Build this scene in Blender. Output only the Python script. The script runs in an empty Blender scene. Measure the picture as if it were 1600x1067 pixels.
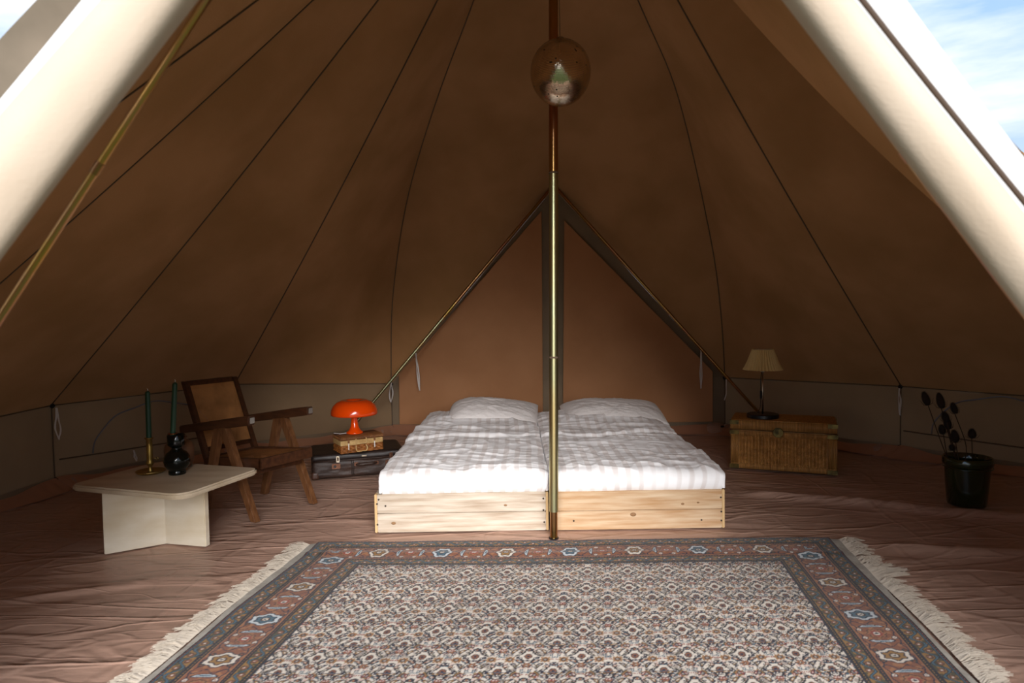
import bpy, bmesh, math, random
import numpy as np
from mathutils import Vector, Matrix
random.seed(3); rng = np.random.RandomState(5)
S = bpy.context.scene
COL = S.collection
R_ = math.radians
PI = math.pi

# ------------------------------------------------------------------ camera
cam_d = bpy.data.cameras.new('camera'); cam = bpy.data.objects.new('camera', cam_d); COL.objects.link(cam)
S.camera = cam
_t = R_(2.55); _r = R_(0.9)
fw = Vector((0, math.cos(_t), -math.sin(_t))); r0 = Vector((1, 0, 0)); u0 = Vector((0, math.sin(_t), math.cos(_t)))
rr = math.cos(_r)*r0 - math.sin(_r)*u0; uu = math.sin(_r)*r0 + math.cos(_r)*u0
M = Matrix((rr, uu, -fw)).transposed().to_4x4(); M.translation = Vector((0, 0, 1.0))
cam.matrix_world = M
cam_d.sensor_width = 36; cam_d.lens = 36*1067/1600; cam_d.clip_start = 0.02; cam_d.clip_end = 500
cam_d.dof.use_dof = True; cam_d.dof.focus_distance = 3.6; cam_d.dof.aperture_fstop = 4.0

# ------------------------------------------------------------------ world, sun, exposure
S.view_settings.view_transform = 'Standard'; S.view_settings.look = 'None'
S.view_settings.exposure = 0.0; S.view_settings.gamma = 1.0; S.view_settings.use_curve_mapping = False
w = bpy.data.worlds.new('sky'); S.world = w; w.use_nodes = True
nt = w.node_tree; nt.nodes.clear()
N = nt.nodes.new; Lk = nt.links.new
out = N('ShaderNodeOutputWorld'); bg = N('ShaderNodeBackground'); bg.inputs['Strength'].default_value = 1.3
tc = N('ShaderNodeTexCoord'); sep = N('ShaderNodeSeparateXYZ'); Lk(tc.outputs['Generated'], sep.inputs[0])
grad = N('ShaderNodeValToRGB'); Lk(sep.outputs['Z'], grad.inputs[0])
grad.color_ramp.elements[0].position = 0.0; grad.color_ramp.elements[0].color = (.60, .70, .80, 1)
grad.color_ramp.elements[1].position = .6; grad.color_ramp.elements[1].color = (.16, .42, .85, 1)
mp = N('ShaderNodeMapping'); mp.inputs['Scale'].default_value = (1.3, 1.3, 6.0); mp.inputs['Location'].default_value = (.3, 0.1, .35)
Lk(tc.outputs['Generated'], mp.inputs[0])
nz = N('ShaderNodeTexNoise'); nz.inputs['Scale'].default_value = 1.6; nz.inputs['Detail'].default_value = 7; nz.inputs['Roughness'].default_value = .55
Lk(mp.outputs[0], nz.inputs[0])
cr = N('ShaderNodeValToRGB'); Lk(nz.outputs['Fac'], cr.inputs[0])
cr.color_ramp.elements[0].position = .40; cr.color_ramp.elements[1].position = .60
mx = N('ShaderNodeMix'); mx.data_type = 'RGBA'; Lk(cr.outputs[0], mx.inputs[0]); Lk(grad.outputs[0], mx.inputs[6]); mx.inputs[7].default_value = (.93, .96, 1.0, 1)
Lk(mx.outputs[2], bg.inputs[0]); Lk(bg.outputs[0], out.inputs[0])

sun_d = bpy.data.lights.new('sun', 'SUN'); sun = bpy.data.objects.new('sun', sun_d); COL.objects.link(sun)
sun_d.energy = 7.0; sun_d.angle = R_(40); sun_d.color = (1.0, .975, .96)
sun.rotation_euler = Vector((-.08, 1.0, -.46)).to_track_quat('-Z', 'Y').to_euler()
sun.location = (1, -6, 6)

# ------------------------------------------------------------------ helpers
def lin(c):
    if isinstance(c, str):
        c = [int(c[i:i+2], 16)/255 for i in (0, 2, 4)]
    return tuple(x/12.92 if x <= .04045 else ((x+.055)/1.055)**2.4 for x in c)

def mat(name, col, rough=.6, metal=0, col2=None, nscale=8, stretch=(1, 1, 1), lo=.35, hi=.65, bump=0, bscale=60, bstretch=(1, 1, 1),
        bdist=.002, spec=.5, trans=0, sheen=0, detail=4, coords='Object', wave=None, coat=0):
    m = bpy.data.materials.new(name); m.use_nodes = True
    t = m.node_tree; n = t.nodes; l = t.links
    b = n['Principled BSDF']; o = n['Material Output']
    c1 = lin(col)+(1,)
    b.inputs['Base Color'].default_value = c1; b.inputs['Roughness'].default_value = rough; b.inputs['Metallic'].default_value = metal
    b.inputs['Specular IOR Level'].default_value = spec
    if coat: b.inputs['Coat Weight'].default_value = coat; b.inputs['Coat Roughness'].default_value = .08
    if sheen: b.inputs['Sheen Weight'].default_value = sheen
    tcn = n.new('ShaderNodeTexCoord')
    csock = None
    if col2:
        mpn = n.new('ShaderNodeMapping'); mpn.inputs['Scale'].default_value = stretch; l.new(tcn.outputs[coords], mpn.inputs[0])
        if wave:
            tx = n.new('ShaderNodeTexWave'); tx.inputs['Scale'].default_value = nscale; tx.inputs['Distortion'].default_value = wave[1]; tx.bands_direction = wave[0]
            tx.inputs['Detail'].default_value = 2; tx.inputs['Detail Scale'].default_value = wave[2] if len(wave) > 2 else 1
        else:
            tx = n.new('ShaderNodeTexNoise'); tx.inputs['Scale'].default_value = nscale; tx.inputs['Detail'].default_value = detail
        l.new(mpn.outputs[0], tx.inputs[0])
        rp = n.new('ShaderNodeValToRGB'); rp.color_ramp.elements[0].position = lo; rp.color_ramp.elements[1].position = hi
        rp.color_ramp.elements[0].color = c1; rp.color_ramp.elements[1].color = lin(col2)+(1,)
        l.new(tx.outputs['Fac'], rp.inputs[0]); l.new(rp.outputs[0], b.inputs['Base Color']); csock = rp.outputs[0]
    nsock = None
    if bump:
        mpn = n.new('ShaderNodeMapping'); mpn.inputs['Scale'].default_value = bstretch; l.new(tcn.outputs[coords], mpn.inputs[0])
        tb = n.new('ShaderNodeTexNoise'); tb.inputs['Scale'].default_value = bscale; tb.inputs['Detail'].default_value = 5
        l.new(mpn.outputs[0], tb.inputs[0])
        bp = n.new('ShaderNodeBump'); bp.inputs['Strength'].default_value = bump; bp.inputs['Distance'].default_value = bdist
        l.new(tb.outputs['Fac'], bp.inputs['Height']); l.new(bp.outputs[0], b.inputs['Normal']); nsock = bp.outputs[0]
    if trans:
        tr = n.new('ShaderNodeBsdfTranslucent'); ms = n.new('ShaderNodeMixShader'); ms.inputs[0].default_value = trans
        if csock: l.new(csock, tr.inputs[0])
        else: tr.inputs[0].default_value = c1
        l.new(b.outputs[0], ms.inputs[1]); l.new(tr.outputs[0], ms.inputs[2]); l.new(ms.outputs[0], o.inputs[0])
    m.diffuse_color = c1
    return m

def link(o, parent=None):
    COL.objects.link(o)
    if parent is not None: o.parent = parent
    return o

def mesh(name, verts, faces, m, parent=None, smooth=False, loc=None):
    me = bpy.data.meshes.new(name); me.from_pydata([tuple(v) for v in verts], [], [tuple(f) for f in faces]); me.update()
    if m: me.materials.append(m)
    if smooth: me.polygons.foreach_set('use_smooth', [True]*len(me.polygons))
    o = bpy.data.objects.new(name, me)
    if loc is not None: o.location = loc
    return link(o, parent)

def tag(o, label, cat, group=None):
    o['label'] = label; o['category'] = cat
    if group: o['group'] = group
    return o

def thing(name, label, cat, loc=(0, 0, 0), rz=0, group=None):
    o = bpy.data.objects.new(name, None); o.location = loc; o.rotation_euler = (0, 0, rz); o.empty_display_size = .1
    COL.objects.link(o); return tag(o, label, cat, group)

def struct(o): o['kind'] = 'structure'; return o

def sm(pts, n=6):
    P = [Vector(p) for p in pts]; P = [P[0]*2-P[1]]+P+[P[-1]*2-P[-2]]; o = []
    for i in range(1, len(P)-2):
        for k in range(n):
            t = k/n; a, b, c, d = P[i-1:i+3]; o.append(.5*((2*b)+(c-a)*t+(2*a-5*b+4*c-d)*t*t+(3*b-a-3*c+d)*t**3))
    return o+[P[-2]]
class G:
    """collects geometry"""
    def __init__(s): s.v = []; s.f = []
    def add(s, vs, fs):
        b = len(s.v); s.v += [tuple(v) for v in vs]; s.f += [tuple(i+b for i in f) for f in fs]; return s
    def grid(s, P):           # P: array nu x nv x 3
        nu, nv = P.shape[:2]; b = len(s.v); s.v += [tuple(p) for p in P.reshape(-1, 3)]
        s.f += [(b+i*nv+j, b+(i+1)*nv+j, b+(i+1)*nv+j+1, b+i*nv+j+1) for i in range(nu-1) for j in range(nv-1)]; return s
    def box(s, a, b, ch=.002):
        a = np.array(a, float); b = np.array(b, float); a, b = np.minimum(a, b), np.maximum(a, b)
        ch = min(ch, .3*(b-a).min())
        bm = bmesh.new(); bmesh.ops.create_cube(bm, size=1)
        for v in bm.verts:
            v.co = Vector([a[i] if v.co[i] < 0 else b[i] for i in range(3)])
        if ch > 0: bmesh.ops.bevel(bm, geom=bm.edges[:], offset=ch, segments=2, affect='EDGES')
        bm.verts.index_update()
        s.add([v.co[:] for v in bm.verts], [[v.index for v in f.verts] for f in bm.faces]); bm.free(); return s
    def prism(s, pts, ax, lo, hi, ch=.002):
        """2D polygon pts extruded along axis ax between lo and hi; other axes in order"""
        bm = bmesh.new(); o = [i for i in range(3) if i != ax]
        def mk(h):
            r = []
            for p in pts:
                c = [0, 0, 0]; c[o[0]] = p[0]; c[o[1]] = p[1]; c[ax] = h; r.append(bm.verts.new(c))
            return r
        A = mk(lo); B = mk(hi); n = len(pts)
        bm.faces.new(A); bm.faces.new(B[::-1])
        for i in range(n): bm.faces.new((A[i], B[i], B[(i+1) % n], A[(i+1) % n]))
        bmesh.ops.recalc_face_normals(bm, faces=bm.faces[:])
        if ch > 0: bmesh.ops.bevel(bm, geom=bm.edges[:], offset=ch, segments=2, affect='EDGES')
        bm.verts.index_update()
        s.add([v.co[:] for v in bm.verts], [[v.index for v in f.verts] for f in bm.faces]); bm.free(); return s
    def tube(s, pts, rad, seg=10, cap=True, closed=False, flat=1.0, up=None):
        P = [Vector(p) for p in pts]; n = len(P); rads = rad if hasattr(rad, '__len__') else [rad]*n
        b = len(s.v); prev = None
        for i in range(n):
            if closed: d = P[(i+1) % n]-P[i-1]
            else: d = P[min(i+1, n-1)]-P[max(i-1, 0)]
            d.normalize()
            if prev is None:
                u = Vector(up) if up else (Vector((0, 0, 1)) if abs(d.z) < .9 else Vector((1, 0, 0)))
            else: u = prev
            x = (u-d*u.dot(d)).normalized(); prev = x; y = d.cross(x)
            for k in range(seg):
                a = 2*PI*k/seg; s.v.append(tuple(P[i]+(x*math.cos(a)*flat+y*math.sin(a))*rads[i]))
        m = n if closed else n-1
        for i in range(m):
            for k in range(seg):
                i2 = (i+1) % n; s.f.append((b+i*seg+k, b+i*seg+(k+1) % seg, b+i2*seg+(k+1) % seg, b+i2*seg+k))
        if cap and not closed:
            s.f.append(tuple(b+k for k in range(seg))[::-1]); s.f.append(tuple(b+(n-1)*seg+k for k in range(seg)))
        return s
    def lathe(s, prof, c=(0, 0, 0), seg=40, fr=None):
        b = len(s.v); n = len(prof)
        for (r, z) in prof:
            for k in range(seg):
                a = 2*PI*k/seg; q = fr(a, r, z) if fr else r
                s.v.append((c[0]+q*math.cos(a), c[1]+q*math.sin(a), c[2]+z))
        for i in range(n-1):
            for k in range(seg):
                s.f.append((b+i*seg+k, b+i*seg+(k+1) % seg, b+(i+1)*seg+(k+1) % seg, b+(i+1)*seg+k))
        if prof[0][0] > 1e-5: s.f.append(tuple(b+k for k in range(seg))[::-1])
        if prof[-1][0] > 1e-5: s.f.append(tuple(b+(n-1)*seg+k for k in range(seg)))
        return s
    def rot(s, mt):
        s.v = [tuple(mt @ Vector(v)) for v in s.v]; return s
    def obj(s, name, m, parent=None, smooth=False, angle=None):
        o = mesh(name, s.v, s.f, m, parent, smooth or angle is not None)
        if angle is not None:
            me = o.data; bm = bmesh.new(); bm.from_mesh(me)
            bmesh.ops.remove_doubles(bm, verts=bm.verts[:], dist=1e-6)
            for e in bm.edges:
                if len(e.link_faces) == 2 and e.calc_face_angle(0) > angle: e.smooth = False
            bm.to_mesh(me); bm.free()
        return o

def vnoise(x, y, seed=0):
    xi = np.floor(x).astype(int); yi = np.floor(y).astype(int); fx = x-xi; fy = y-yi
    fx = fx*fx*(3-2*fx); fy = fy*fy*(3-2*fy)
    def h(a, b):
        n = (a*374761393+b*668265263+seed*974634777) & 0x7fffffff
        n = ((n ^ (n >> 13))*1274126177) & 0x7fffffff
        return (n ^ (n >> 16)) % 10007/10007.
    return (h(xi, yi)*(1-fx)+h(xi+1, yi)*fx)*(1-fy)+(h(xi, yi+1)*(1-fx)+h(xi+1, yi+1)*fx)*fy
def fbm(x, y, o=4, seed=0):
    r = 0; a = .5
    for i in range(o): r = r+a*vnoise(x*2**i, y*2**i, seed+i); a *= .5
    return r
def ridge(x, y, seed=0, p=1.0): return (1-np.abs(2*vnoise(x, y, seed)-1))**p
def ss(x, a, b):
    t = np.clip((x-a)/(b-a), 0, 1); return t*t*(3-2*t)

# ------------------------------------------------------------------ materials
CANVAS = mat('canvas', 'b48558', .95, col2='a1764a', nscale=2.2, bump=.4, bscale=130, bdist=.002, spec=.1, trans=.03)
CANVASM = CANVAS
WALLC = mat('wall_canvas', 'a08566', .95, col2='957b5e', nscale=3, bump=.3, bscale=110, spec=.1, trans=.04)
BAND = mat('band_canvas', '8a7862', .95, col2='806f5b', nscale=5, bump=.2, bscale=200, spec=.1)
DOORC = mat('door_canvas', 'c08c64', .95, col2='b5825b', nscale=3, bump=.25, bscale=150, spec=.1, trans=.08)
SEAM = mat('seam', '6a594a', .9, spec=.1)
PIPE = mat('door_stitch', 'b08058', .9)
FLOORM = mat('groundsheet', 'bb9987', .42, col2='ae8c7a', nscale=1.6, bump=.35, bscale=9, bstretch=(1, 2.4, 1), bdist=.012, spec=.45)
EDGE = mat('groundsheet_edge', 'c08d70', .5, trans=.12)
CREAM = mat('cream_canvas', 'cbb9a6', .9, col2='c2ae99', nscale=3, bump=.25, bscale=180, bstretch=(1, 1, 1), spec=.15, trans=.1)
WHITE_C = mat('white_canvas', 'd6d4d2', .9, bump=.1, bscale=60, spec=.15, trans=.1)
SHADE_C = mat('shade_grey_canvas', '7d7264', .9, col2='6d6457', nscale=9, spec=.1)  # outer tent canvas with its shade put into the colour
TAPE = mat('white_tape', 'dcd6d0', .8)
BLACKP = mat('black_plastic', '15151a', .35)
ZINC = mat('zinc_steel', 'c0a874', .36, 1.0, col2='a9b896', nscale=3.0, stretch=(6, 6, .8), lo=.3, hi=.7)
ZINCR = mat('rosy_zinc_steel', 'a9765a', .28, 1.0, col2='a58c4a', nscale=3.0, stretch=(3, 3, 1.2), lo=.35, hi=.65)
BRASSP = mat('brassy_zinc_steel', 'c9a24a', .3, 1.0, col2='b98a78', nscale=2.2, stretch=(2, 2, 1.5), lo=.4, hi=.6)
GRASS = mat('lawn', '3c4a28', .95, col2='4f5a34', nscale=5, bump=.6, bscale=40, bdist=.02, spec=.1)

def add_weave(m, su, sv, amt=.12):
    """fine canvas speckle"""
    pass

# ------------------------------------------------------------------ the tent: geometry frame
CX, CY = .185, 2.884
POST = dict(E=(-1.018, 5.701), F=(1.713, 5.488), Gp=(2.59, 4.533), H=(3.28, 3.55), I=(3.13, 2.2), J=(2.67, 1.35), KR=(1.60, 1.15),
            KL=(-1.53, 1.15), A=(-2.39, 1.5), B=(-2.83, 2.67), Cp=(-2.716, 3.994), D=(-2.03, 4.97))
WT = dict(E=.41, F=.44, Gp=.46, H=.46, I=.45, J=.45, KR=.45, KL=.45, A=.45, B=.46, Cp=.49, D=.50)   # wall heights
order = ['E', 'F', 'Gp', 'H', 'I', 'J', 'KR', 'KL', 'A', 'B', 'Cp', 'D']
APEX = np.array([.20, 2.884, 3.2])
QB = np.array([.339, 5.3, 1.94]); QF = np.array([-.03, 1.15, 2.19])
EPROF = [(0, 3.2), (.31, 2.67), (.485, 2.44), (.664, 2.135), (.81, 1.81), (.902, 1.45), (.985, 1.02), (1.0, .42)]
FPROF = [(0, 3.2), (.33, 2.66), (.55, 2.44), (.68, 2.1), (.765, 1.82), (.845, 1.55), (.915, 1.28), (.98, .80), (1.0, .44)]
NS = 40
def cr_interp(xs, ys, t):
    return np.interp(t, xs, ys)
def seam_curve(k):
    p = np.array(POST[k]); c = APEX[:2]
    if k in ('E', 'F', 'KL'):
        pr = EPROF if k in ('E', 'KL') else FPROF
        if k in ('KL', 'KR'): pr = [(r, z) for r, z in pr]
        rs = np.array([a for a, _ in pr]); zs = np.array([b for _, b in pr]); zs[-1] = WT[k]
        # arc-length parametrise and smooth
        R = np.hypot(*(p-c)); L = np.concatenate([[0], np.cumsum(np.hypot(np.diff(rs*R), np.diff(zs)))]); L /= L[-1]
        t = np.linspace(0, 1, NS)
        r = np.interp(t, L, rs); z = np.interp(t, L, zs)
        if k == 'KL': z = z*.65+.35*(3.2+(WT[k]-3.2)*r)
        for _ in range(6):
            r[1:-1] = (r[:-2]+2*r[1:-1]+r[2:])/4; z[1:-1] = (z[:-2]+2*z[1:-1]+z[2:])/4
    else:
        t = np.linspace(0, 1, NS); r = t.copy()
        z = 3.2+(WT[k]-3.2)*t-{'I': .10, 'J': .36, 'KR': .20}.get(k, .05)*np.sin(PI*t)
    xy = c[None]+(p-c)[None]*r[:, None]
    return np.column_stack([xy, z])
CUR = {k: seam_curve(k) for k in order}
def line(a, b, n=NS, sag=0):
    t = np.linspace(0, 1, n)[:, None]; P = np.array(a)[None]*(1-t)+np.array(b)[None]*t
    P[:, 2] -= sag*np.sin(PI*t[:, 0]); return P
RIDB = line(APEX, QB, sag=.02); RIDF = line(APEX, QF, sag=.02)
NT = 14
def panel(c0, c1, sag=.035):
    t = np.linspace(0, 1, NT)[:, None, None]
    P = c0[None]*(1-t)+c1[None]*t
    s = np.linspace(0, 1, NS)[None, :]; tt = np.linspace(0, 1, NT)[:, None]
    d = sag*np.sin(PI*tt)*np.sin(PI*np.clip(s*1.0, 0, 1))**.8
    mid = P.copy(); cen = np.array([CX, CY, 1.2]); v = cen-mid; v /= np.linalg.norm(v, axis=2)[..., None]
    P += v*d[..., None]
    wob = (fbm(tt*4+s*3, s*6, 3, 7)-.45)*.02*np.sin(PI*tt)
    P += v*wob[..., None]
    return P
roof = struct(bpy.data.objects.new('ceiling', None)); COL.objects.link(roof)
pairs = [('D', 'E'), ('Cp', 'D'), ('B', 'Cp'), ('A', 'B'), ('KL', 'A'), ('F', 'Gp'), ('Gp', 'H'), ('H', 'I'), ('I', 'J'), ('J', 'KR')]
def Gobj(P, name, m, parent): return G().grid(P).obj(name, m, parent, smooth=True)
for a, b in pairs: Gobj(panel(CUR[a], CUR[b]), 'roof_panel', CANVAS, roof)
for c0, c1 in ((CUR['E'], RIDB), (RIDB, CUR['F']), (CUR['KL'], RIDF), (RIDF, CUR['KR'])):
    Gobj(panel(c0, c1, .0), 'roof_panel', CANVAS, roof)
cen = np.array([CX, CY, 1.3])
def inset(P, d):
    v = cen-P; v /= np.linalg.norm(v, axis=1)[:, None]; return P+v*d
for k in order:
    if k in ('KL', 'KR'): continue
    G().tube(inset(CUR[k], .004), .0042, 6, flat=.6).obj('seam', SEAM, roof, smooth=True)

# walls
BASEZ = .006
def wallname(k): return {'E': 'wall_back', 'F': 'wall_right', 'Gp': 'wall_right', 'D': 'wall_left', 'Cp': 'wall_left'}.get(k, 'wall_side')
walls = {}
for nm in ('wall_back', 'wall_right', 'wall_left'):
    walls[nm] = struct(bpy.data.objects.new(nm, None)); COL.objects.link(walls[nm])
def wall_pt(a, b, s, z, inset_=0.0):
    """point on the wall between posts a and b, s in 0..1, z height; sagging inwards slightly"""
    pa = np.array(POST[a]); pb = np.array(POST[b]); p = pa*(1-s)+pb*s
    h = WT[a]*(1-s)+WT[b]*s
    n = np.array([CX, CY])-p; n /= np.hypot(*n)
    sag = .03*math.sin(PI*s)*math.sin(PI*min(1, max(0, z/h)))+inset_
    q = p+n*sag
    return (q[0], q[1], z)
def topz(a, b, s): return WT[a]*(1-s)+WT[b]*s-.02*math.sin(PI*s)*0
for (a, b, nm) in [('D', 'E', 'wall_left'), ('Cp', 'D', 'wall_left'), ('B', 'Cp', 'wall_left'), ('A', 'B', 'wall_left'), ('KL', 'A', 'wall_left'),
                   ('F', 'Gp', 'wall_right'), ('Gp', 'H', 'wall_right'), ('H', 'I', 'wall_right'), ('I', 'J', 'wall_right'), ('J', 'KR', 'wall_right')]:
    ns = 25; nz_ = 12; W = walls[nm]
    P = np.zeros((ns, nz_, 3))
    for i in range(ns):
        s = i/(ns-1)
        for j in range(nz_):
            z = BASEZ+(topz(a, b, s)+.004-BASEZ)*j/(nz_-1)
            P[i, j] = wall_pt(a, b, s, z, .006*math.sin(9*s+3*j)*math.sin(PI*s))
    Gobj(P, 'wall_panel', WALLC, W)
    # hem band at the foot, seam tape along the top, post seam
    P = np.zeros((ns, 2, 3))
    for i in range(ns):
        s = i/(ns-1)
        P[i, 0] = wall_pt(a, b, s, .030, .012); P[i, 1] = wall_pt(a, b, s, .066, .012)
    Gobj(P, 'hem_band', BAND, W)
    G().tube([wall_pt(a, b, i/24, topz(a, b, i/24)-.002, .006) for i in range(25)], .0045, 6, flat=.6).obj('top_seam', SEAM, W, smooth=True)
    if a not in ('KL', 'A', 'J'):
        pass
for k in order:
    if k in ('KL', 'KR'): continue
    W = walls['wall_right' if POST[k][0] > .2 else 'wall_left']
    p = np.array(POST[k]); n = np.array([CX, CY])-p; n /= np.hypot(*n)
    G().tube([(p[0]+n[0]*.006, p[1]+n[1]*.006, z) for z in np.linspace(.03, WT[k], 8)], .004, 6).obj('post_seam', SEAM, W, smooth=True)
    for z, rr_ in ((WT[k]-.004, .011), (.05, .013)):
        c = Vector((p[0]+n[0]*.014, p[1]+n[1]*.014, z))
        a = math.atan2(n[1], n[0])
        ring = [c+Vector((-math.sin(a)*math.cos(q)*rr_, math.cos(a)*math.cos(q)*rr_, math.sin(q)*rr_)) for q in np.linspace(0, 2*PI, 13)[:-1]]
        g = G().tube(ring, .004, 6, closed=True); g.tube([c-Vector((n[0], n[1], 0))*.008, c+Vector((n[0], n[1], 0))*.016], .006, 8)
        g.obj('eyelet', BLACKP, W, smooth=True)

# zipped window flaps sewn into the left and right walls (arched zip lines and lower seam)
def wall_tube(a, b, pts, r, name, m, W):
    G().tube([wall_pt(a, b, s, z, .012) for s, z in pts], r, 6).obj(name, m, W, smooth=True)
ZIP = mat('window_zip', '83848c', .7)
arc = [(.30+.30*(1-math.cos(q))*.5*2*.5, .17+.24*math.sin(q)) for q in np.linspace(0, PI/2, 14)]
arc = [(.17+.33*(1-math.cos(q)), .17+.27*math.sin(q)+.006*math.sin(9*q)) for q in np.linspace(0, PI, 34)]
wall_tube('Cp', 'D', arc, .0045, 'window_zip', ZIP, walls['wall_left'])
wall_tube('Cp', 'D', [(s, .165-.01*s) for s in np.linspace(.02, .98, 16)], .004, 'window_seam', SEAM, walls['wall_left'])
wall_tube('Gp', 'H', arc, .0045, 'window_zip', ZIP, walls['wall_right'])
wall_tube('Gp', 'H', [(s, .165-.01*s) for s in np.linspace(.02, .98, 16)], .004, 'window_seam', SEAM, walls['wall_right'])

# back door: grey banded surround, two canvas panels with a stitched rim
dW = walls['wall_back']
Lf = np.array([-1.018, 5.701, 0.0]); Rf = np.array([1.713, 5.488, .0]); EB = CUR['E'][-1]; FB = CUR['F'][-1]
nd = np.cross(Rf-Lf, QB-Lf); nd /= np.linalg.norm(nd); nd = nd if nd[1] < 0 else -nd
# surround as one grid: columns across, rows up
def door_edge(s):
    """outer edge pts left and right at height fraction s"""
    pass
def strip_poly(pts, off, m, name, parent, thick=.004):
    v = [tuple(np.array(p)+nd*off) for p in pts]; v2 = [tuple(np.array(p)+nd*(off-thick)) for p in pts]; n = len(pts)
    f = [tuple(range(n)), tuple(range(2*n-1, n-1, -1))]+[(i, i+n, (i+1) % n+n, (i+1) % n) for i in range(n)]
    return mesh(name, v+v2, f, m, parent)
strip_poly([Lf, EB, QB, FB, Rf], 0, BAND, 'door_surround', dW)
def door_panel(poly, seed):
    # dense triangle-fan grid with cloth folds
    P = np.array(poly, float); n = 40
    # param: quad  bottom-left, bottom-right, top (apex) with a side point: use bilinear over [BL, BR, T, SL]
    BL, BR, T, SL = P
    g = np.zeros((n, n, 3))
    for i in range(n):
        for j in range(n):
            s = i/(n-1); t = j/(n-1)
            lo_ = BL*(1-s)+BR*s; hi_ = SL*(1-s)+T*s
            g[i, j] = lo_*(1-t)+hi_*t
    u = g[..., 0]; z = g[..., 2]
    edge = np.minimum.outer(np.sin(np.linspace(0, PI, n)), np.ones(n))*np.sin(np.linspace(0, PI, n))[None]
    fold = (.030*(fbm(u*2.2-z*1.6+seed, z*.7+u*.4, 3, seed)-.4)+.008*ridge(u*5-z*5, z*1.2+u, seed+3, 2))*np.clip(edge, 0, 1)**.5
    g += nd*(.008+fold[..., None])
    o = Gobj(g, 'door_panel', DOORC, dW)
    rim = [P[0], P[3], P[2], P[1]]
    pts = []
    for a, b in zip(rim, rim[1:]+rim[:1]):
        for q in np.linspace(0, 1, 12)[:-1]: pts.append(tuple(np.array(a)*(1-q)+np.array(b)*q+nd*.010))
    G().tube(pts, .003, 6, closed=True, flat=.6).obj('stitched_rim', PIPE, o, smooth=True)
door_panel([(-.949, 5.683, .072), (.243, 5.592, .069), (.244, 5.332, 1.769), (-.934, 5.618, .492)], 3)
door_panel([(1.609, 5.485, .086), (.41, 5.578, .079), (.421, 5.33, 1.692), (1.592, 5.423, .496)], 8)
# central zip cover
a_, b_ = np.array([.33, 5.585, .05]), np.array([.335, 5.31, 1.80])
G().tube([tuple(a_*(1-q)+b_*q+nd*.008) for q in np.linspace(0, 1, 14)], .007, 8).obj('door_zip', SEAM, dW, smooth=True)
G().tube([tuple(Lf*(1-q)+Rf*q+nd*.012+np.array([0, 0, .012])) for q in np.linspace(0, 1, 20)], .008, 8).obj('hem_band', BAND, dW, smooth=True)

# ------------------------------------------------------------------ groundsheet floor
poly = [np.array(POST[k]) for k in ['E', 'F', 'Gp', 'H', 'I', 'J', 'KR', 'KL', 'A', 'B', 'Cp', 'D']]
def Rwall(th):
    d = np.array([math.cos(th), math.sin(th)]); c = np.array([CX, CY]); best = 9
    for i in range(len(poly)):
        p = poly[i]-c; q = poly[(i+1) % len(poly)]-c; e = q-p
        den = d[0]*e[1]-d[1]*e[0]
        if abs(den) < 1e-9: continue
        t = (p[0]*e[1]-p[1]*e[0])/den; s = (p[0]*d[1]-p[1]*d[0])/den
        if t > 0 and -1e-6 <= s <= 1+1e-6: best = min(best, t)
    return best
nth, nr = 420, 150
th = np.linspace(0, 2*PI, nth+1); RW = np.array([Rwall(a) for a in th])
rf = np.linspace(0.002, 1, nr)
X = CX+np.cos(th)[:, None]*RW[:, None]*rf[None]; Y = CY+np.sin(th)[:, None]*RW[:, None]*rf[None]
wr = -.010*fbm(X*1.6+.6*Y, Y*3.6-X*.5, 3, 2)-.003
wr = wr+.004*ridge(X*.8, Y*5+.5*X+1.1*fbm(X*1.5, Y*2, 2, 9), 21, 14)+.003*ridge(X*2.2-Y*1.4, Y*2.2+X*1.9, 33, 18)+.0025*ridge(X*1.7+Y*2.3, Y*1.1-X*1.3, 47, 20)
def ridge_line(x0, y0, x1, y1, wdt, amp):
    d = np.array([x1-x0, y1-y0]); L = np.hypot(*d); d /= L
    s = (X-x0)*d[0]+(Y-y0)*d[1]; q = (X-x0)*-d[1]+(Y-y0)*d[0]+.02*np.sin(s*7)
    return amp*np.exp(-(q/wdt)**2)*ss(s, 0, .25)*(1-ss(s, L-.25, L))
wr = np.minimum(wr, -.0015)
wr += ridge_line(1.15, 3.72, 3.0, 2.85, .045, .028)+ridge_line(1.45, 2.86, 3.0, 2.35, .05, .026)+ridge_line(-.6, 2.99, 1.5, 2.98, .03, .004)
wr += ridge_line(-1.2, 2.6, -2.6, 2.2, .03, .012)
dist = RW[:, None]*(1-rf[None])
# raised, gathered edge along the wall, pulled up at the eyelets
pull = np.zeros(nth+1)
for k in order:
    a = math.atan2(POST[k][1]-CY, POST[k][0]-CX) % (2*PI)
    dd = np.abs((th-a+PI) % (2*PI)-PI); pull = np.maximum(pull, np.exp(-(dd/.055)**2))
edge_h = .028+.035*pull+.008*np.sin(th*31)
front = ((th > PI+.55) & (th < 2*PI-.55))
edge_h = np.where(front, .004, edge_h)
wr = wr+edge_h[:, None]*(1-ss(dist, 0, .14+.05*pull[:, None]))*(1+.25*np.sin(th*60)[:, None])
P = np.dstack([X, Y, wr])
floor = struct(Gobj(P, 'floor', FLOORM, None))
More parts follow.
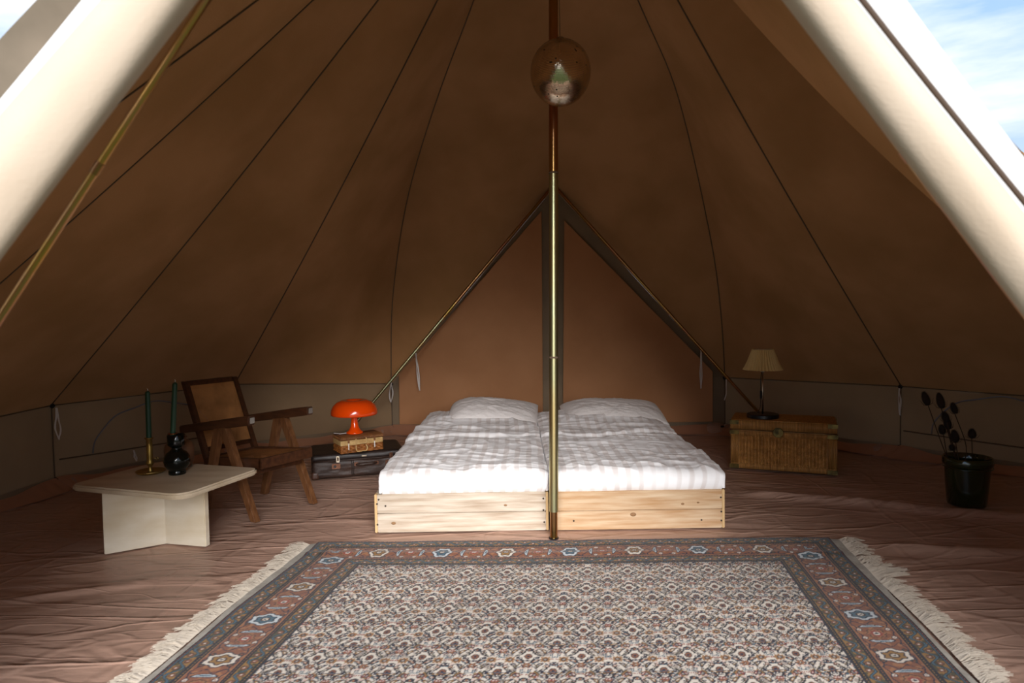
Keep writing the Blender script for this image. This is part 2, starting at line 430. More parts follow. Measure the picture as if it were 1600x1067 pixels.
# fine crisp creases of the folded sheet, as relief in the material
_t = FLOORM.node_tree; _n = _t.nodes; _l = _t.links; _b = _n['Principled BSDF']; prev = _b.inputs['Normal'].links[0].from_socket
_tc = _n.new('ShaderNodeTexCoord')
for sc, st, rot, amt in ((1.5, (.55, 2.6, 1), .10, .42), (1.1, (2.2, .9, 1), .75, .25), (1.3, (.7, 1.8, 1), -.55, .30), (4.5, (.6, 2.2, 1), .05, .22)):
    _m = _n.new('ShaderNodeMapping'); _m.inputs['Scale'].default_value = st; _m.inputs['Rotation'].default_value = (0, 0, rot); _l.new(_tc.outputs['Object'], _m.inputs[0])
    _z = _n.new('ShaderNodeTexNoise'); _z.inputs['Scale'].default_value = sc; _z.inputs['Detail'].default_value = 1.5; _z.inputs['Distortion'].default_value = .4; _l.new(_m.outputs[0], _z.inputs[0])
    _a = _n.new('ShaderNodeMath'); _a.operation = 'SUBTRACT'; _a.inputs[1].default_value = .5; _l.new(_z.outputs['Fac'], _a.inputs[0])
    _c = _n.new('ShaderNodeMath'); _c.operation = 'ABSOLUTE'; _l.new(_a.outputs[0], _c.inputs[0])
    _r = _n.new('ShaderNodeMapRange'); _r.interpolation_type = 'SMOOTHSTEP'; _r.inputs['From Min'].default_value = 0; _r.inputs['From Max'].default_value = .03 if sc < 4 else .05; _r.inputs['To Min'].default_value = 1; _r.inputs['To Max'].default_value = 0; _l.new(_c.outputs[0], _r.inputs['Value'])
    _p = _n.new('ShaderNodeBump'); _p.inputs['Strength'].default_value = amt; _p.inputs['Distance'].default_value = .010; _l.new(_r.outputs[0], _p.inputs['Height']); _l.new(prev, _p.inputs['Normal']); prev = _p.outputs[0]
_l.new(prev, _b.inputs['Normal'])
# peach upstand of the groundsheet, gathered under the eyelets
for (a, b) in (('D', 'E'), ('Cp', 'D'), ('B', 'Cp'), ('E', 'F'), ('F', 'Gp'), ('Gp', 'H'), ('H', 'I')):
    n_ = 60; P = np.zeros((n_, 5, 3))
    for i in range(n_):
        s_ = i/(n_-1); pa = np.array(POST[a]); pb = np.array(POST[b]); p = pa*(1-s_)+pb*s_; nn_ = np.array([CX, CY])-p; nn_ /= np.hypot(*nn_)
        pk = max(math.exp(-(s_/.10)**2), math.exp(-((1-s_)/.10)**2)); h_ = .040+.022*pk+.006*math.sin(s_*23)
        wd_ = .11+.05*pk+.02*math.sin(s_*17)
        for k in range(5):
            f = k/4; q = p+nn_*(wd_*(1-f)+.016); P[i, k] = (q[0], q[1], .003+h_*f**1.3+.006*math.sin(s_*95)*math.sin(PI*f)*(.3+pk))
    Gobj(P, 'sheet_upstand', EDGE, floor)

# lawn outside
g = G(); n = 30; xs = np.linspace(-40, 40, n)
XX, YY = np.meshgrid(xs, xs, indexing='ij'); g.grid(np.dstack([XX, YY, -.06-.02*vnoise(XX, YY, 3)]))
struct(g.obj('ground', GRASS, None, smooth=True))

# ------------------------------------------------------------------ poles
def px_joint(a, b, t, r, parent, m):
    a = np.array(a); b = np.array(b); d = (b-a)/np.linalg.norm(b-a); c = a*(1-t)+b*t
    G().tube([tuple(c-d*.012), tuple(c-d*.011), tuple(c+d*.011), tuple(c+d*.012)], [r*.9, r*1.12, r*1.12, r*.9], 16).obj('joint', m, parent, angle=.6)
t = thing('centre_pole', 'tall vertical metal centre pole standing between the two beds', 'pole', (.17, 2.96, 0))
def cpt(z): return (.012*z, -.005*z, z)
for z0, z1, r, m in ((.004, .12, .0165, ZINCR), (.12, .797, .020, ZINC), (.799, 1.585, .0195, ZINC), (1.59, 3.17, .0195, ZINCR)):
    G().tube([cpt(z0), cpt((z0+z1)/2), cpt(z1)], r, 24).obj('pole_section', m, t, angle=.6)
G().tube([cpt(.0), cpt(.004)], .022, 20).obj('foot', BLACKP, t, angle=.6)
for z in (.797, 1.588): G().tube([cpt(z-.004), cpt(z+.004)], .0206, 20).obj('joint_collar', SEAM, t, angle=.6)

t = thing('door_frame_poles', 'slanting metal A-frame poles around the closed back door panel', 'tent poles', (.335, 5.24, 0))
o3 = np.array([.335, 5.24, 0])
top = np.array([.335, 5.235, 1.935])-o3
for foot, nm in ((np.array([-1.331, 5.06, .004])-o3, 0), (np.array([2.013, 5.04, .004])-o3, 1)):
    sgn = -1 if nm == 0 else 1
    tp = top+np.array([sgn*.018, 0, -.004]); dd = (foot-tp)
    p1 = tp+dd*.012
    G().tube([tuple(top+np.array([0, 0, .004])), tuple(tp), tuple(p1), tuple(tp+dd*.5)], .0118, 14).obj('pole', ZINCR, t, angle=.8)
    G().tube([tuple(tp+dd*.5), tuple(foot)], .0112, 14).obj('pole', ZINC if nm == 0 else ZINCR, t, angle=.8)
    px_joint(tp, foot, .5, .0118, t, ZINCR)
t = thing('door_frame_poles', 'brassy metal A-frame poles of the open entrance, nearest the viewer', 'tent poles', (-.03, 1.17, 0))
for sgn, fx in ((-1, -1.55), (1, 1.66)):
    a = np.array([sgn*.02-.01, 0, 2.16]); f = np.array([fx, 0, .0])
    md = a*.5+f*.5
    G().tube([tuple(a), tuple(md)], .0068, 16).obj('pole', BRASSP, t, angle=.8); G().tube([tuple(md), tuple(f)], .0072, 16).obj('pole', BRASSP, t, angle=.8)
    px_joint(a, f, .42, .0074, t, ZINCR)
t.children[0]  # root keeps both legs of the entrance frame

# ------------------------------------------------------------------ rolled door flaps and the sheets beyond them
def roll(name, label, a_top, a_bot, w_top, w_bot, depth, m, seed, cat='tent flap'):
    a = np.array(a_top, float); b = np.array(a_bot, float); n = 46; seg = 28; g = G()
    P = np.zeros((n, seg+1, 3)); d = (b-a)/np.linalg.norm(b-a); side = np.cross(d, [0, 1, 0]); side /= np.linalg.norm(side)
    if side[0]*np.sign(b[0]-a[0]) < 0: side = -side
    for i in range(n):
        t = i/(n-1); c = a*(1-t)+b*t; wd = w_top*(1-t)+w_bot*t
        for k in range(seg+1):
            q = 2*PI*k/seg
            wob = 1+.07*math.sin(3*q+seed+2.2*t*3)*math.sin(5*t+seed)+.03*math.sin(5*q+9*t)
            P[i, k] = c+side*math.cos(q)*wd*wob+np.array([0, 1, 0])*math.sin(q)*depth*wob
    g.grid(P); g.f.append(tuple(range(seg))); g.f.append(tuple((n-1)*(seg+1)+k for k in range(seg)))
    o = g.obj(name, m, None, smooth=True); tag(o, label, cat); return o
rl = roll('rolled_door_flap', 'thick cream canvas door flap rolled up along the entrance on the left', (-.06, 1.04, 2.0), (-1.79, 1.04, .04), .016, .125, .045, CREAM, 1)
rrr = roll('rolled_door_flap', 'slimmer cream canvas door flap rolled up along the entrance on the right', (.03, 1.04, 2.0), (1.585, 1.04, .04), .022, .062, .04, CREAM, 4)
for o_, a_, b_ in ((rrr, (.075, 1.02, 2.0), (1.662, 1.02, .04)),):
    g = G(); g.tube([tuple(np.array(a_)*(1-q)+np.array(b_)*q+np.array([.004*math.sin(q*14), 0, 0])) for q in np.linspace(0, 1, 30)], .0042, 8)
    g.obj('gap_shade_line', mat('gap_shade_brown', '4a3a2e', .9), o_, smooth=True)  # thin dark tube drawn in for the shaded gap between roll and sheet
def ribbon(name, label, ia, ib, oa, ob, bulge, m, seed, nsd=14):
    """canvas strip between inner edge ia-ib and outer edge oa-ob"""
    ia, ib, oa, ob = [np.array(v, float) for v in (ia, ib, oa, ob)]; n = 50
    P = np.zeros((n, nsd, 3))
    for i in range(n):
        t = i/(n-1)
        for k in range(nsd):
            s = k/(nsd-1); p = (ia*(1-t)+ib*t)*(1-s)+(oa*(1-t)+ob*t)*s
            P[i, k] = p+np.array([0, 1, 0])*(-bulge*math.sin(PI*s)+.012*math.sin(4*t*PI+seed+s*3))
    P2 = P+np.array([0, .006, 0]); g = G(); g.grid(P); g.grid(P2[::-1])
    for (i0, i1) in ((0, 0), (n-1, n-1)):
        pass
    o = g.obj(name, m, None, smooth=True); tag(o, label, 'tent flap'); return o
ribbon('canvas_sheet', 'flat white canvas sheet pulled out beyond the slim rolled flap, against the sky', (.05, 1.16, 2.05), (1.70, 1.16, .04), (.19, 1.12, 2.06), (1.80, 1.12, .04), .01, WHITE_C, 0)
ribbon('canvas_sheet', 'pale grey canvas sheet spread out left of the thick rolled flap', (-.06, 1.12, 2.05), (-1.80, 1.12, .04), (-.25, 1.12, 2.04), (-1.92, 1.12, .04), .02, WHITE_C, 2)
ribbon('canvas_sheet', 'brownish grey shaded canvas in the top left corner beside the sky', (-.2, 1.22, 2.05), (-1.85, 1.22, .04), (-.30, 1.22, 2.04), (-2.40, 1.22, .04), -.03, SHADE_C, 5)

# ------------------------------------------------------------------ rug
def paint_rug(nx, ny, LX, LY):
    x = np.linspace(0, LX, nx); y = np.linspace(0, LY, ny); Xr, Yr = np.meshgrid(x, y, indexing='ij')
    C = np.zeros((nx, ny, 3))
    c = {k: np.array(lin(v)) for k, v in dict(navy='12142c', cream='cfc4b6', rust='7c4a31', gold='8a6430', olive='463f26', teal='3c5866', brown='3f2a22', red='84382e',
         pale='b9bfc2', grey='9c8f84', pink='c09a8c', orange='94623f', black='15131a', stone='a29a8e').items()}
    def put(mask, col): C[mask] = c[col]
    # ----- field: mirrored floral repeat
    W, H = .152, .160
    fx = Xr-LX/2; fy = Yr-LY/2
    put(np.ones_like(Xr, bool), 'cream')
    jit = vnoise(Xr*60, Yr*60, 3)
    put(jit > .68, 'grey')
    def cell(ox, oy):
        u = (fx+ox+W/2) % W-W/2; v = (fy+oy+H/2) % H-H/2; return np.abs(u), v, u
    for (ox, oy) in ((0, 0), (W/2, H/2)):
        u, v, us = cell(ox, oy)
        # stems
        st = np.abs(u-(.030+.010*np.sin(v*95)))
        put((st < .0020) & (np.abs(v) < .07), 'olive')
        st = np.abs(np.abs(v)-(.052+.012*np.cos(u*90))); put((st < .0018), 'teal')
        # central vase palmette
        r = np.hypot(u/1.0, (v-.012)/1.35); a = np.arctan2(v-.012, u)
        sh = .0275*(1+.22*np.cos(4*a)+.08*np.cos(8*a))
        put(r < sh+.001, 'black'); put(r < sh-.0050, 'cream'); put(r < .0115, 'brown'); put(r < .0085, 'rust'); put(r < .0045, 'navy')
        # pedestal
        m = (np.abs(v+.026) < .008) & (u < .004+.5*np.abs(v+.026)); put(m, 'navy'); put((np.abs(v+.026) < .004) & (u < .003), 'orange')
        # rosette above
        r = np.hypot(u, v-.060); a = np.arctan2(v-.060, u); pet = .0135*(1+.25*np.cos(6*a))
        put(r < pet, 'navy'); put(r < pet-.003, 'orange'); put(r < .005, 'brown'); put(r < .0025, 'cream')
        # side rosettes, gold ring
        r = np.hypot(u-.050, v-.030); a = np.arctan2(v-.030, u-.050); pet = .0150*(1+.18*np.cos(8*a))
        put(r < pet+.004, 'cream'); put(r < pet, 'gold'); put(r < pet-.004, 'orange'); put(r < .0080, 'black'); put(r < .0042, 'grey')
        # lancet leaves
        for (lx, ly, rot, s_, cc) in ((.044, -.018, 1.0, 1.0, 'gold'), (.022, .038, -.7, .8, 'orange'), (.060, -.058, .3, .9, 'gold'), (.018, -.050, -1.1, .75, 'red')):
            du = u-lx; dv = v-ly; p = du*math.cos(rot)+dv*math.sin(rot); q = -du*math.sin(rot)+dv*math.cos(rot)
            e = (p/(.018*s_))**2+((q-.35*p*p/.018)/(.0070*s_))**2
            put(e < 1.05, 'navy'); put(e < .42, cc); put(e < .10, 'cream')
        # small blossoms and rings
        for (bx, by, cc, s_) in ((.020, .022, 'navy', .8), (.046, .006, 'navy', .7), (.070, .028, 'red', .7), (.026, -.012, 'navy', .7), (.062, -.012, 'navy', .8), (.040, -.062, 'navy', .8), (.018, -.030, 'pink', .8), (.024, .070, 'navy', .8), (.065, .000, 'navy', 1), (.036, .058, 'navy', .9), (.010, -.070, 'teal', .9), (.034, -.040, 'red', .9), (.070, .052, 'navy', 1), (.030, .012, 'navy', .8),
                                 (.058, .066, 'rust', 1), (.055, -.034, 'navy', .8), (.012, .078, 'pink', 1), (.072, -.024, 'red', .9), (.004, .036, 'navy', .7), (.048, -.072, 'navy', .8)):
            r = np.maximum(np.abs(u-bx), np.abs(v-by))+.4*np.minimum(np.abs(u-bx), np.abs(v-by))
            put(r < .0066*s_, cc); put(r < .0030*s_, 'cream')
    # knots that strayed / abrash
    jn = vnoise(Xr*170, Yr*170, 11); put(jn > .95, 'navy'); put(jn < .05, 'rust')
    # ----- borders
    d = np.minimum(np.minimum(Xr, LX-Xr), np.minimum(Yr, LY-Yr))
    horiz = np.minimum(Yr, LY-Yr) < np.minimum(Xr, LX-Xr)
    s = np.where(horiz, Xr-LX/2, Yr-LY/2)
    def band(a, b): return (d >= a) & (d < b)
    B = (d < .272); put(B, 'navy')
    def minor(a, b):
        m = band(a, b); put(m, 'olive'); k = (d-(a+b)/2)/((b-a)/2); sp = (s/.072)
        put(m & (vnoise(s*90, d*90, 5) > .45), 'gold')
        vine = np.abs(k-.62*np.sin(sp*2*PI)); put(m & (vine < .30), 'black'); put(m & (vine < .15), 'teal')
        q = (sp % .5)-.25; sg = np.where((np.floor(sp*2) % 2) == 0, -1, 1)
        r = np.hypot(q*.072, (k-sg*.30)*(b-a)/2); put(m & (r < .0105), 'brown'); put(m & (r < .0078), 'rust'); put(m & (r < .003), 'cream')
    def guard(a, b, cc='gold'):
        m = band(a, b); put(m, 'black'); mid = (a+b)/2
        put(m & (np.abs(d-mid) < .0024) & (((s/.011) % 1) < .5), cc)
    guard(0, .011, 'red'); put(band(.011, .014), 'teal')
    minor(.016, .060); guard(.062, .078, 'gold'); put(band(.078, .081), 'orange')
    m = band(.081, .196); put(m, 'rust'); put(m & (vnoise(s*70, d*70, 8) > .62), 'orange')
    Pp = .262; sp = (s+Pp/2) % Pp-Pp/2; k = d-.1385
    as_ = np.abs(sp)
    idx = np.floor((s+Pp/2)/Pp).astype(int)
    # meandering outlines
    put(m & (np.abs(np.abs(k)-(.050+.004*np.sin(s*120))) < .0022), 'navy')
    put(m & (np.abs(as_-(.062+.010*np.sin(k*110))) < .0022), 'navy')
    # cartouche
    an = np.arctan2(k/1.25, sp); r = np.hypot(sp, k/1.25); sh = .037*(1+.10*np.cos(6*an))
    put(m & (r < sh+.004), 'navy'); put(m & (r < sh), 'cream'); alt = (idx % 2) == 0
    put(m & (r < sh) & alt, 'pale'); put(m & (r < sh-.010), 'navy'); put(m & (r < sh-.014), 'gold'); put(m & (r < sh-.014) & alt, 'teal')
    put(m & (r < .013), 'brown'); put(m & (r < .008), 'cream'); put(m & (r < .004), 'navy')
    # rosette between
    so = Pp/2-as_; an = np.arctan2(k, so); r = np.hypot(so, k); sh = .024*(1+.12*np.cos(8*an))
    put(m & (r < sh+.004), 'brown'); put(m & (r < sh), 'orange'); put(m & (r < sh-.006), 'red'); put(m & (r < .010), 'cream'); put(m & (r < .005), 'navy')
    # curled bars
    q = as_-(.083+.020*np.abs(k/.05)**2*.4)
    e = (q/.0085)**2+(k/.040)**4
    put(m & (e < 1), 'navy'); put(m & (e < .45), 'pale'); put(m & (e < .12), 'teal')
    for kk in (-.042, .042):
        for ss_ in (.030, .105):
            r = np.hypot(as_-ss_, k-kk); put(m & (r < .0090), 'navy'); put(m & (r < .0065), 'olive' if ss_ < .05 else 'cream'); put(m & (r < .0028), 'red')
    put(band(.196, .199), 'orange'); guard(.199, .214, 'rust'); minor(.215, .253); guard(.255, .270, 'gold')
    # wear: gentle tone shift of the wool in large patches
    tone = (.80+.28*fbm(Xr*2.2, Yr*7, 3, 40))[..., None]
    C *= tone
    return C
LX, LY = 2.19, 1.48; nx, ny = 720, 486
RC = paint_rug(nx, ny, LX, LY)
TL, TR = np.array([-.851, 2.907]), np.array([1.337, 2.871]); dn = np.array([-.137, -1.0])*1.0; dn = dn/np.hypot(*dn)
su = np.linspace(0, 1, nx)[:, None]; sv = np.linspace(0, 1, ny)[None]
wav = .006*np.sin(sv*11+su*3)*np.exp(-su/.08)-.004*np.sin(sv*9)*np.exp(-(1-su)/.08)
RX = TL[0]*(1-su)+TR[0]*su+dn[0]*LY*sv+wav; RY = TL[1]*(1-su)+TR[1]*su+dn[1]*LY*sv+.006*np.sin(su*9+1)*(1-sv)
RZ = .014+.004*(vnoise(su*5, sv*9, 6)-.5)+.005*np.exp(-((sv-.02)/.03)**2)*vnoise(su*14, sv*0+1, 9)+.001*rng.rand(nx, ny)
RZ = RZ+.004*np.exp(-((sv*LY-.13-.05*su)/.02)**2)
rg = thing('rug', 'large Persian patterned rug with cream floral field and rust border on the floor', 'rug', (.25, 2.15, 0))
ox, oy = .25, 2.15
v = np.dstack([RX-ox, RY-oy, RZ]).reshape(-1, 3)
me = bpy.data.meshes.new('pile')
ii, jj = np.meshgrid(np.arange(nx-1), np.arange(ny-1), indexing='ij'); a = (ii*ny+jj).ravel(); F4 = np.column_stack([a, a+1, a+ny+1, a+ny])
F4 = F4[:, ::-1]
edge = np.concatenate([np.arange(nx)*ny, (nx-1)*ny+np.arange(1, ny), (np.arange(nx-2, -1, -1))*ny+ny-1, np.arange(ny-2, 0, -1)])
low = v[edge].copy(); low[:, 2] = .002; nb = len(v); ne = len(edge)
V = np.vstack([v, low]); e2 = np.roll(np.arange(ne), -1)
SK = np.column_stack([edge, edge[e2], nb+e2, nb+np.arange(ne)])
FA = np.vstack([F4, SK])
me.vertices.add(len(V)); me.vertices.foreach_set('co', V.ravel()); me.loops.add(FA.size); me.loops.foreach_set('vertex_index', FA.ravel().astype(np.int32))
me.polygons.add(len(FA)); me.polygons.foreach_set('loop_start', np.arange(0, FA.size, 4, dtype=np.int32)); me.update(calc_edges=True); me.validate()
ca = me.color_attributes.new('wool', 'FLOAT_COLOR', 'POINT')
cc = np.ones((len(V), 4)); cc[:nb, :3] = RC.reshape(-1, 3); cc[nb:, :3] = RC.reshape(-1, 3)[edge]; ca.data.foreach_set('color', cc.ravel())
WOOL = mat('wool_pile', '808080', .95, bump=.4, bscale=350, bdist=.002, spec=.1, sheen=.15)
atn = WOOL.node_tree.nodes.new('ShaderNodeAttribute'); atn.attribute_name = 'wool'
WOOL.node_tree.links.new(atn.outputs['Color'], WOOL.node_tree.nodes['Principled BSDF'].inputs['Base Color'])
me.materials.append(WOOL); po = bpy.data.objects.new('pile', me); link(po, rg)
KILIM = mat('kilim_weave', 'aea9a0', .9, col2='9e988e', nscale=60, bump=.4, bscale=300)
FRINGE = mat('fringe_cotton', 'cfc3b2', .9)
def end_xy(side, s, outw):
    """point beside the rug end: side 0 left, 1 right"""
    i = 0 if side == 0 else nx-1; j = min(ny-1, max(0, int(s*(ny-1))))
    sg = -1 if side == 0 else 1
    return np.array([RX[i, j]+sg*outw-ox, RY[i, j]-oy])
for side in (0, 1):
    P = np.zeros((150, 5, 3))
    for i in range(150):
        s = i/149
        wd = (.036+.006*math.sin(s*8)) if side == 0 else (.034+.010*math.sin(s*6+1))
        for k in range(5):
            q = end_xy(side, s, wd*k/4-.002); P[i, k] = (q[0], q[1], .011-.004*k/4+.001*math.sin(s*60))
    g = G().grid(P if side == 1 else P[:, ::-1]); eb = g.obj('end_band', KILIM, rg, smooth=True)
    g = G(); rnd = random.Random(7+side)
    for q in range(1900):
        s = rnd.random(); b0 = end_xy(side, s, .036+.004*rnd.random()); sg = -1 if side == 0 else 1
        clump = math.floor(s*95); cr_ = random.Random(clump*3+side); lean = (cr_.random()-.5)*.05+(-.012 if side == 0 else .012); Lh = .045+.035*cr_.random()+.02*rnd.random()
        if side == 1: Lh *= 1.15
        big = side == 1 and abs(s-.27) < .03
        if big: Lh += .05; lean += .05
        hump = .006+.014*cr_.random()
        pts = []
        for k in range(4):
            t_ = k/3; pts.append((b0[0]+sg*Lh*t_+.004*rnd.uniform(-1, 1)*t_, b0[1]+lean*t_+.012*rnd.uniform(-1, 1)*t_, .005+hump*math.sin(PI*min(1, t_*1.1))*rnd.random()+.001*k*0))
        wd = .0009+.0006*rnd.random(); b = len(g.v)
        for k, p in enumerate(pts):
            ww = wd*(1-.4*k/3); g.v += [(p[0], p[1]-ww, p[2]), (p[0], p[1]+ww, p[2]+.0006)]
        g.f += [(b+2*k, b+2*k+1, b+2*k+3, b+2*k+2) for k in range(3)]
    o = g.obj('fringe', FRINGE, eb); o['kind'] = 'stuff'

# ------------------------------------------------------------------ beds
PLANK = mat('scaffold_plank', 'a08c76', .85, col2='d0c3b2', nscale=7, stretch=(.6, 6, 8), lo=.3, hi=.7, bump=.4, bscale=18, bstretch=(1, 10, 10), bdist=.003, detail=8)
PLANK2 = mat('pine_plank', 'ac8358', .8, col2='cdb495', nscale=7, stretch=(.6, 6, 8), lo=.3, hi=.7, bump=.35, bscale=18, bstretch=(1, 10, 10), bdist=.003, detail=8)
ENDG = mat('end_grain', 'c9a878', .8)
SCREW = mat('screw', '4a4038', .4, .8)
KNOT = mat('wood_knot', '8a6847', .85)
def bed(label, x0, x1, y0, y1, m, extra):
    t = thing('bed_frame', label, 'bed frame', ((x0+x1)/2, y0, 0)); L = (x1-x0)/2; h = .177
    for z0, z1 in ((.002, .088), (.090, h)):
        G().box((-L+.012, 0, z0), (L-.012, .026, z1), .0025).obj('front_plank', m, t)
    for sx in (-1, 1):
        G().box((sx*L, -.001, .002), (sx*(L-.0115), .028, h+.001), .002).obj('corner_post', ENDG, t)
        for z0, z1 in ((.002, .088), (.090, h)):
            G().box((sx*L, .0285, z0), (sx*(L-.026), y1-y0-.028, z1), .0025).obj('side_plank', m, t)
    for z0, z1 in ((.002, .088), (.090, h)):
        G().box((-L+.002, y1-y0-.026, z0), (L-.002, y1-y0, z1), .0025).obj('end_plank', m, t)
    for k in range(9):
        yy = .12+k*(y1-y0-.24)/8; G().box((-L+.03, yy, .085), (L-.03, yy+.07, .10), .002).obj('slat', m, t)
    plank = [c for c in t.children if c.name.startswith('front_plank')]; plank.sort(key=lambda o: max(v.co.z for v in o.data.vertices))
    for (sx, sz) in extra:
        g = G().lathe([(0.0001, -.002), (.0042, -.002), (.0042, .0008), (.002, .0012), (.0001, .0006)], seg=14)
        g.rot(Matrix.Translation((sx, -.0006, sz)) @ Matrix.Rotation(PI/2, 4, 'X')); g.obj('screw', SCREW, plank[0] if sz < .089 else plank[1], smooth=True)
    return t
b1 = bed('low bleached plank bed frame on the left, next to the suitcase', -.636, .1535, 3.065, 5.0, PLANK,
         [(-.383, .135), (-.383, .04), (-.345, .125), (.372, .148), (.375, .04), (.372, .095), (-.375, .155)])
b2 = bed('low honey coloured pine bed frame on the right, next to the rattan chest', .1615, .953, 3.06, 5.0, PLANK2,
         [(-.375, .15), (-.375, .035), (-.29, .045), (.378, .142), (.380, .077), (.380, .036), (.29, .04)])
for (bb, kx, kz, kr) in ((b1, -.31, .045, .007), (b1, .2, .12, .005), (b2, -.02, .070, .009), (b2, .205, .115, .005), (b2, .275, .120, .004)):
    g = G().lathe([(0.0001, .0012), (kr*.6, .0010), (kr, 0), (kr, -.002)], seg=18)
    g.rot(Matrix.Translation((kx, -.0004, kz)) @ Matrix.Rotation(PI/2, 4, 'X') @ Matrix.Scale(1.5, 4, (1, 0, 0))); pk = sorted([c for c in bb.children if c.name.startswith('front_plank')], key=lambda o: max(v.co.z for v in o.data.vertices)); g.obj('knot', KNOT, pk[0] if kz < .089 else pk[1], smooth=True)

def stripe_mat(name):
    m = mat(name, 'e9e5e4', .6, bump=.35, bscale=16, bstretch=(1, 1.6, 1), bdist=.006, spec=.3, sheen=.1)
    t = m.node_tree; n = t.nodes; l = t.links; b = n['Principled BSDF']
    at = n.new('ShaderNodeAttribute'); at.attribute_name = 'stripe'
    rp = n.new('ShaderNodeValToRGB'); rp.color_ramp.elements[0].position = .38; rp.color_ramp.elements[1].position = .62
    rp.color_ramp.elements[0].color = lin('f4f2f2')+(1,); rp.color_ramp.elements[1].color = lin('e0d9d6')+(1,)
    l.new(at.outputs['Fac'], rp.inputs[0]); l.new(rp.outputs[0], b.inputs['Base Color'])
    return m
LINEN = stripe_mat('satin_stripe_linen')
def duvet(label, x0, x1, y0, y1, seed, inward):
    nx_, ny_ = 150, 300
    # parametric: cross-section across x with rounded sides; front end rounded over
    U = np.linspace(-1, 1, nx_)[:, None]; Vv = np.linspace(0, 1, ny_)[None]
    L = y1-y0
    # path along the length: start under front edge, climb, run back, drop
    r = .062; zb = .158; zt = .268
    pl = [(0.03, zb)]; bulge = .012
    for a in np.linspace(-70, 90, 30): pl.append((r-r*1.0*math.cos(R_(a)), (zb+zt)/2-.004+(zt-zb)/2*math.sin(R_(a))))
    for s in np.linspace(.08, L-.06, 120)[0:]: pl.append((s, zt))
    for a in np.linspace(10, 90, 14): pl.append((L-.06+.06*math.sin(R_(a)), zt-.09*(1-math.cos(R_(a)))))
    pl = np.array(pl); sl = np.concatenate([[0], np.cumsum(np.hypot(*np.diff(pl, axis=0).T))]); sl /= sl[-1]
    vv = Vv[0]**1.25
    py = np.interp(vv, sl, pl[:, 0]); pz = np.interp(vv, sl, pl[:, 1])
    cx = (x0+x1)/2; hw = (x1-x0)/2
    # cross-section superellipse sides
    au = np.abs(U); prof = np.sign(U)*(1-(1-au)**1.0)
    Wd = hw*np.sign(U)*np.minimum(1, au*1.12)
    drop = np.where(au > .80, 1-np.sqrt(np.clip(1-((au-.80)/.20)**2, 0, 1)), 0)
    zlow = np.minimum(pz, .182)[None]
    zz = pz[None]-(pz[None]-zlow)*drop
    fr = ss(py, 0, .25)[None]; wx = cx+Wd*(1-.05*(1-fr)*(1-ss(pz, .16, .26)[None]))
    wx = wx-.028*ss(py, .5, 1.8)[None]*np.sign(U)*au**3*(np.sign(U) == inward)
    yy = py[None]+0*U
    X_ = wx; Y_ = y0+yy
    # softness and wrinkles
    topm = ss(pz, .2, .268)[None]*np.clip((1-drop)*1.2, 0, 1)
    hgt = .034*(fbm(X_*4+seed, Y_*3.5, 3, seed)-.45)+.009*ridge(X_*7+2*fbm(X_*3, Y_*3, 2, seed), Y_*13+2.5*X_, seed+5, 2.5)+.004*ridge(X_*16-Y_*10, Y_*18+X_*6, seed+8, 3)
    hgt += .010*np.exp(-((U*1.0)**2)/.5)
    zz = zz+hgt*(.25+.75*topm)
    # turned-back fold near the pillow
    fy = y0+.86+.03*np.sin(U*4+seed)+.05*U
    zz = zz+(.016*ss(Y_, fy-.02, fy+.012)*(1-.7*ss(Y_, fy+.05, fy+.30)))*topm
    fy2 = y0+1.12-.04*U
    zz = zz+.012*np.exp(-((Y_-fy2)/.03)**2)*topm+.045*ss(Y_, y0+1.18, y0+1.42)*topm*np.exp(-(U/.85)**4)*(1-ss(Y_, y0+1.55, y0+1.8))
    Y_ = Y_-(.014*(fbm(X_*7+seed, zz*9, 2, seed+2)-.4))*(1-ss(py, 0, .2))[None]
    X_ = X_+.010*(fbm(Y_*5, zz*8, 2, seed+4)-.4)*np.sign(U)*drop
    ctr = np.array([cx, y0])
    P = np.dstack([X_-cx, Y_-y0, zz]); g = G().grid(P)
    # underside closing sheet
    B = P.copy(); B = np.dstack([P[..., 0]*.96, np.clip(P[..., 1], .035, L-.03), np.full(P.shape[:2], .150)])
    st = (slice(None, None, 6), slice(None, None, 6)); nb_ = len(g.v); g.grid(B[st][::-1])
    o = g.obj('duvet', LINEN, None, smooth=True); o.location = (cx, y0, 0)
    me = o.data; at = me.attributes.new('stripe', 'FLOAT', 'POINT')
    sv_ = np.zeros(len(g.v)); sw = .5+.5*np.sign(np.sin(((U*hw)*1.0+.012*(fbm(Y_*3, X_*0+seed, 3, seed)-.4))*2*PI/.052+0*Y_))*1.0
    sw = .5+.5*np.tanh(3*np.sin(((U*hw)+.03*(fbm(Y_*2.2, X_*0+seed, 2, seed)-.4))*2*PI/.052))
    sv_[:nx_*ny_] = (sw*(.35+.65*(vnoise(Y_*14, X_*6, seed+9)))).ravel(); at.data.foreach_set('value', sv_)
    tag(o, label, 'duvet'); return o
duvet('white satin-striped duvet on the left bed', -.618, .156, 3.062, 4.93, 3, -1)
duvet('white satin-striped duvet on the right bed', .158, .962, 3.058, 4.93, 12, 1)
PIL = mat('pillow_cotton', 'e4dedb', .75, bump=.5, bscale=55, bdist=.004, spec=.2, sheen=.1)
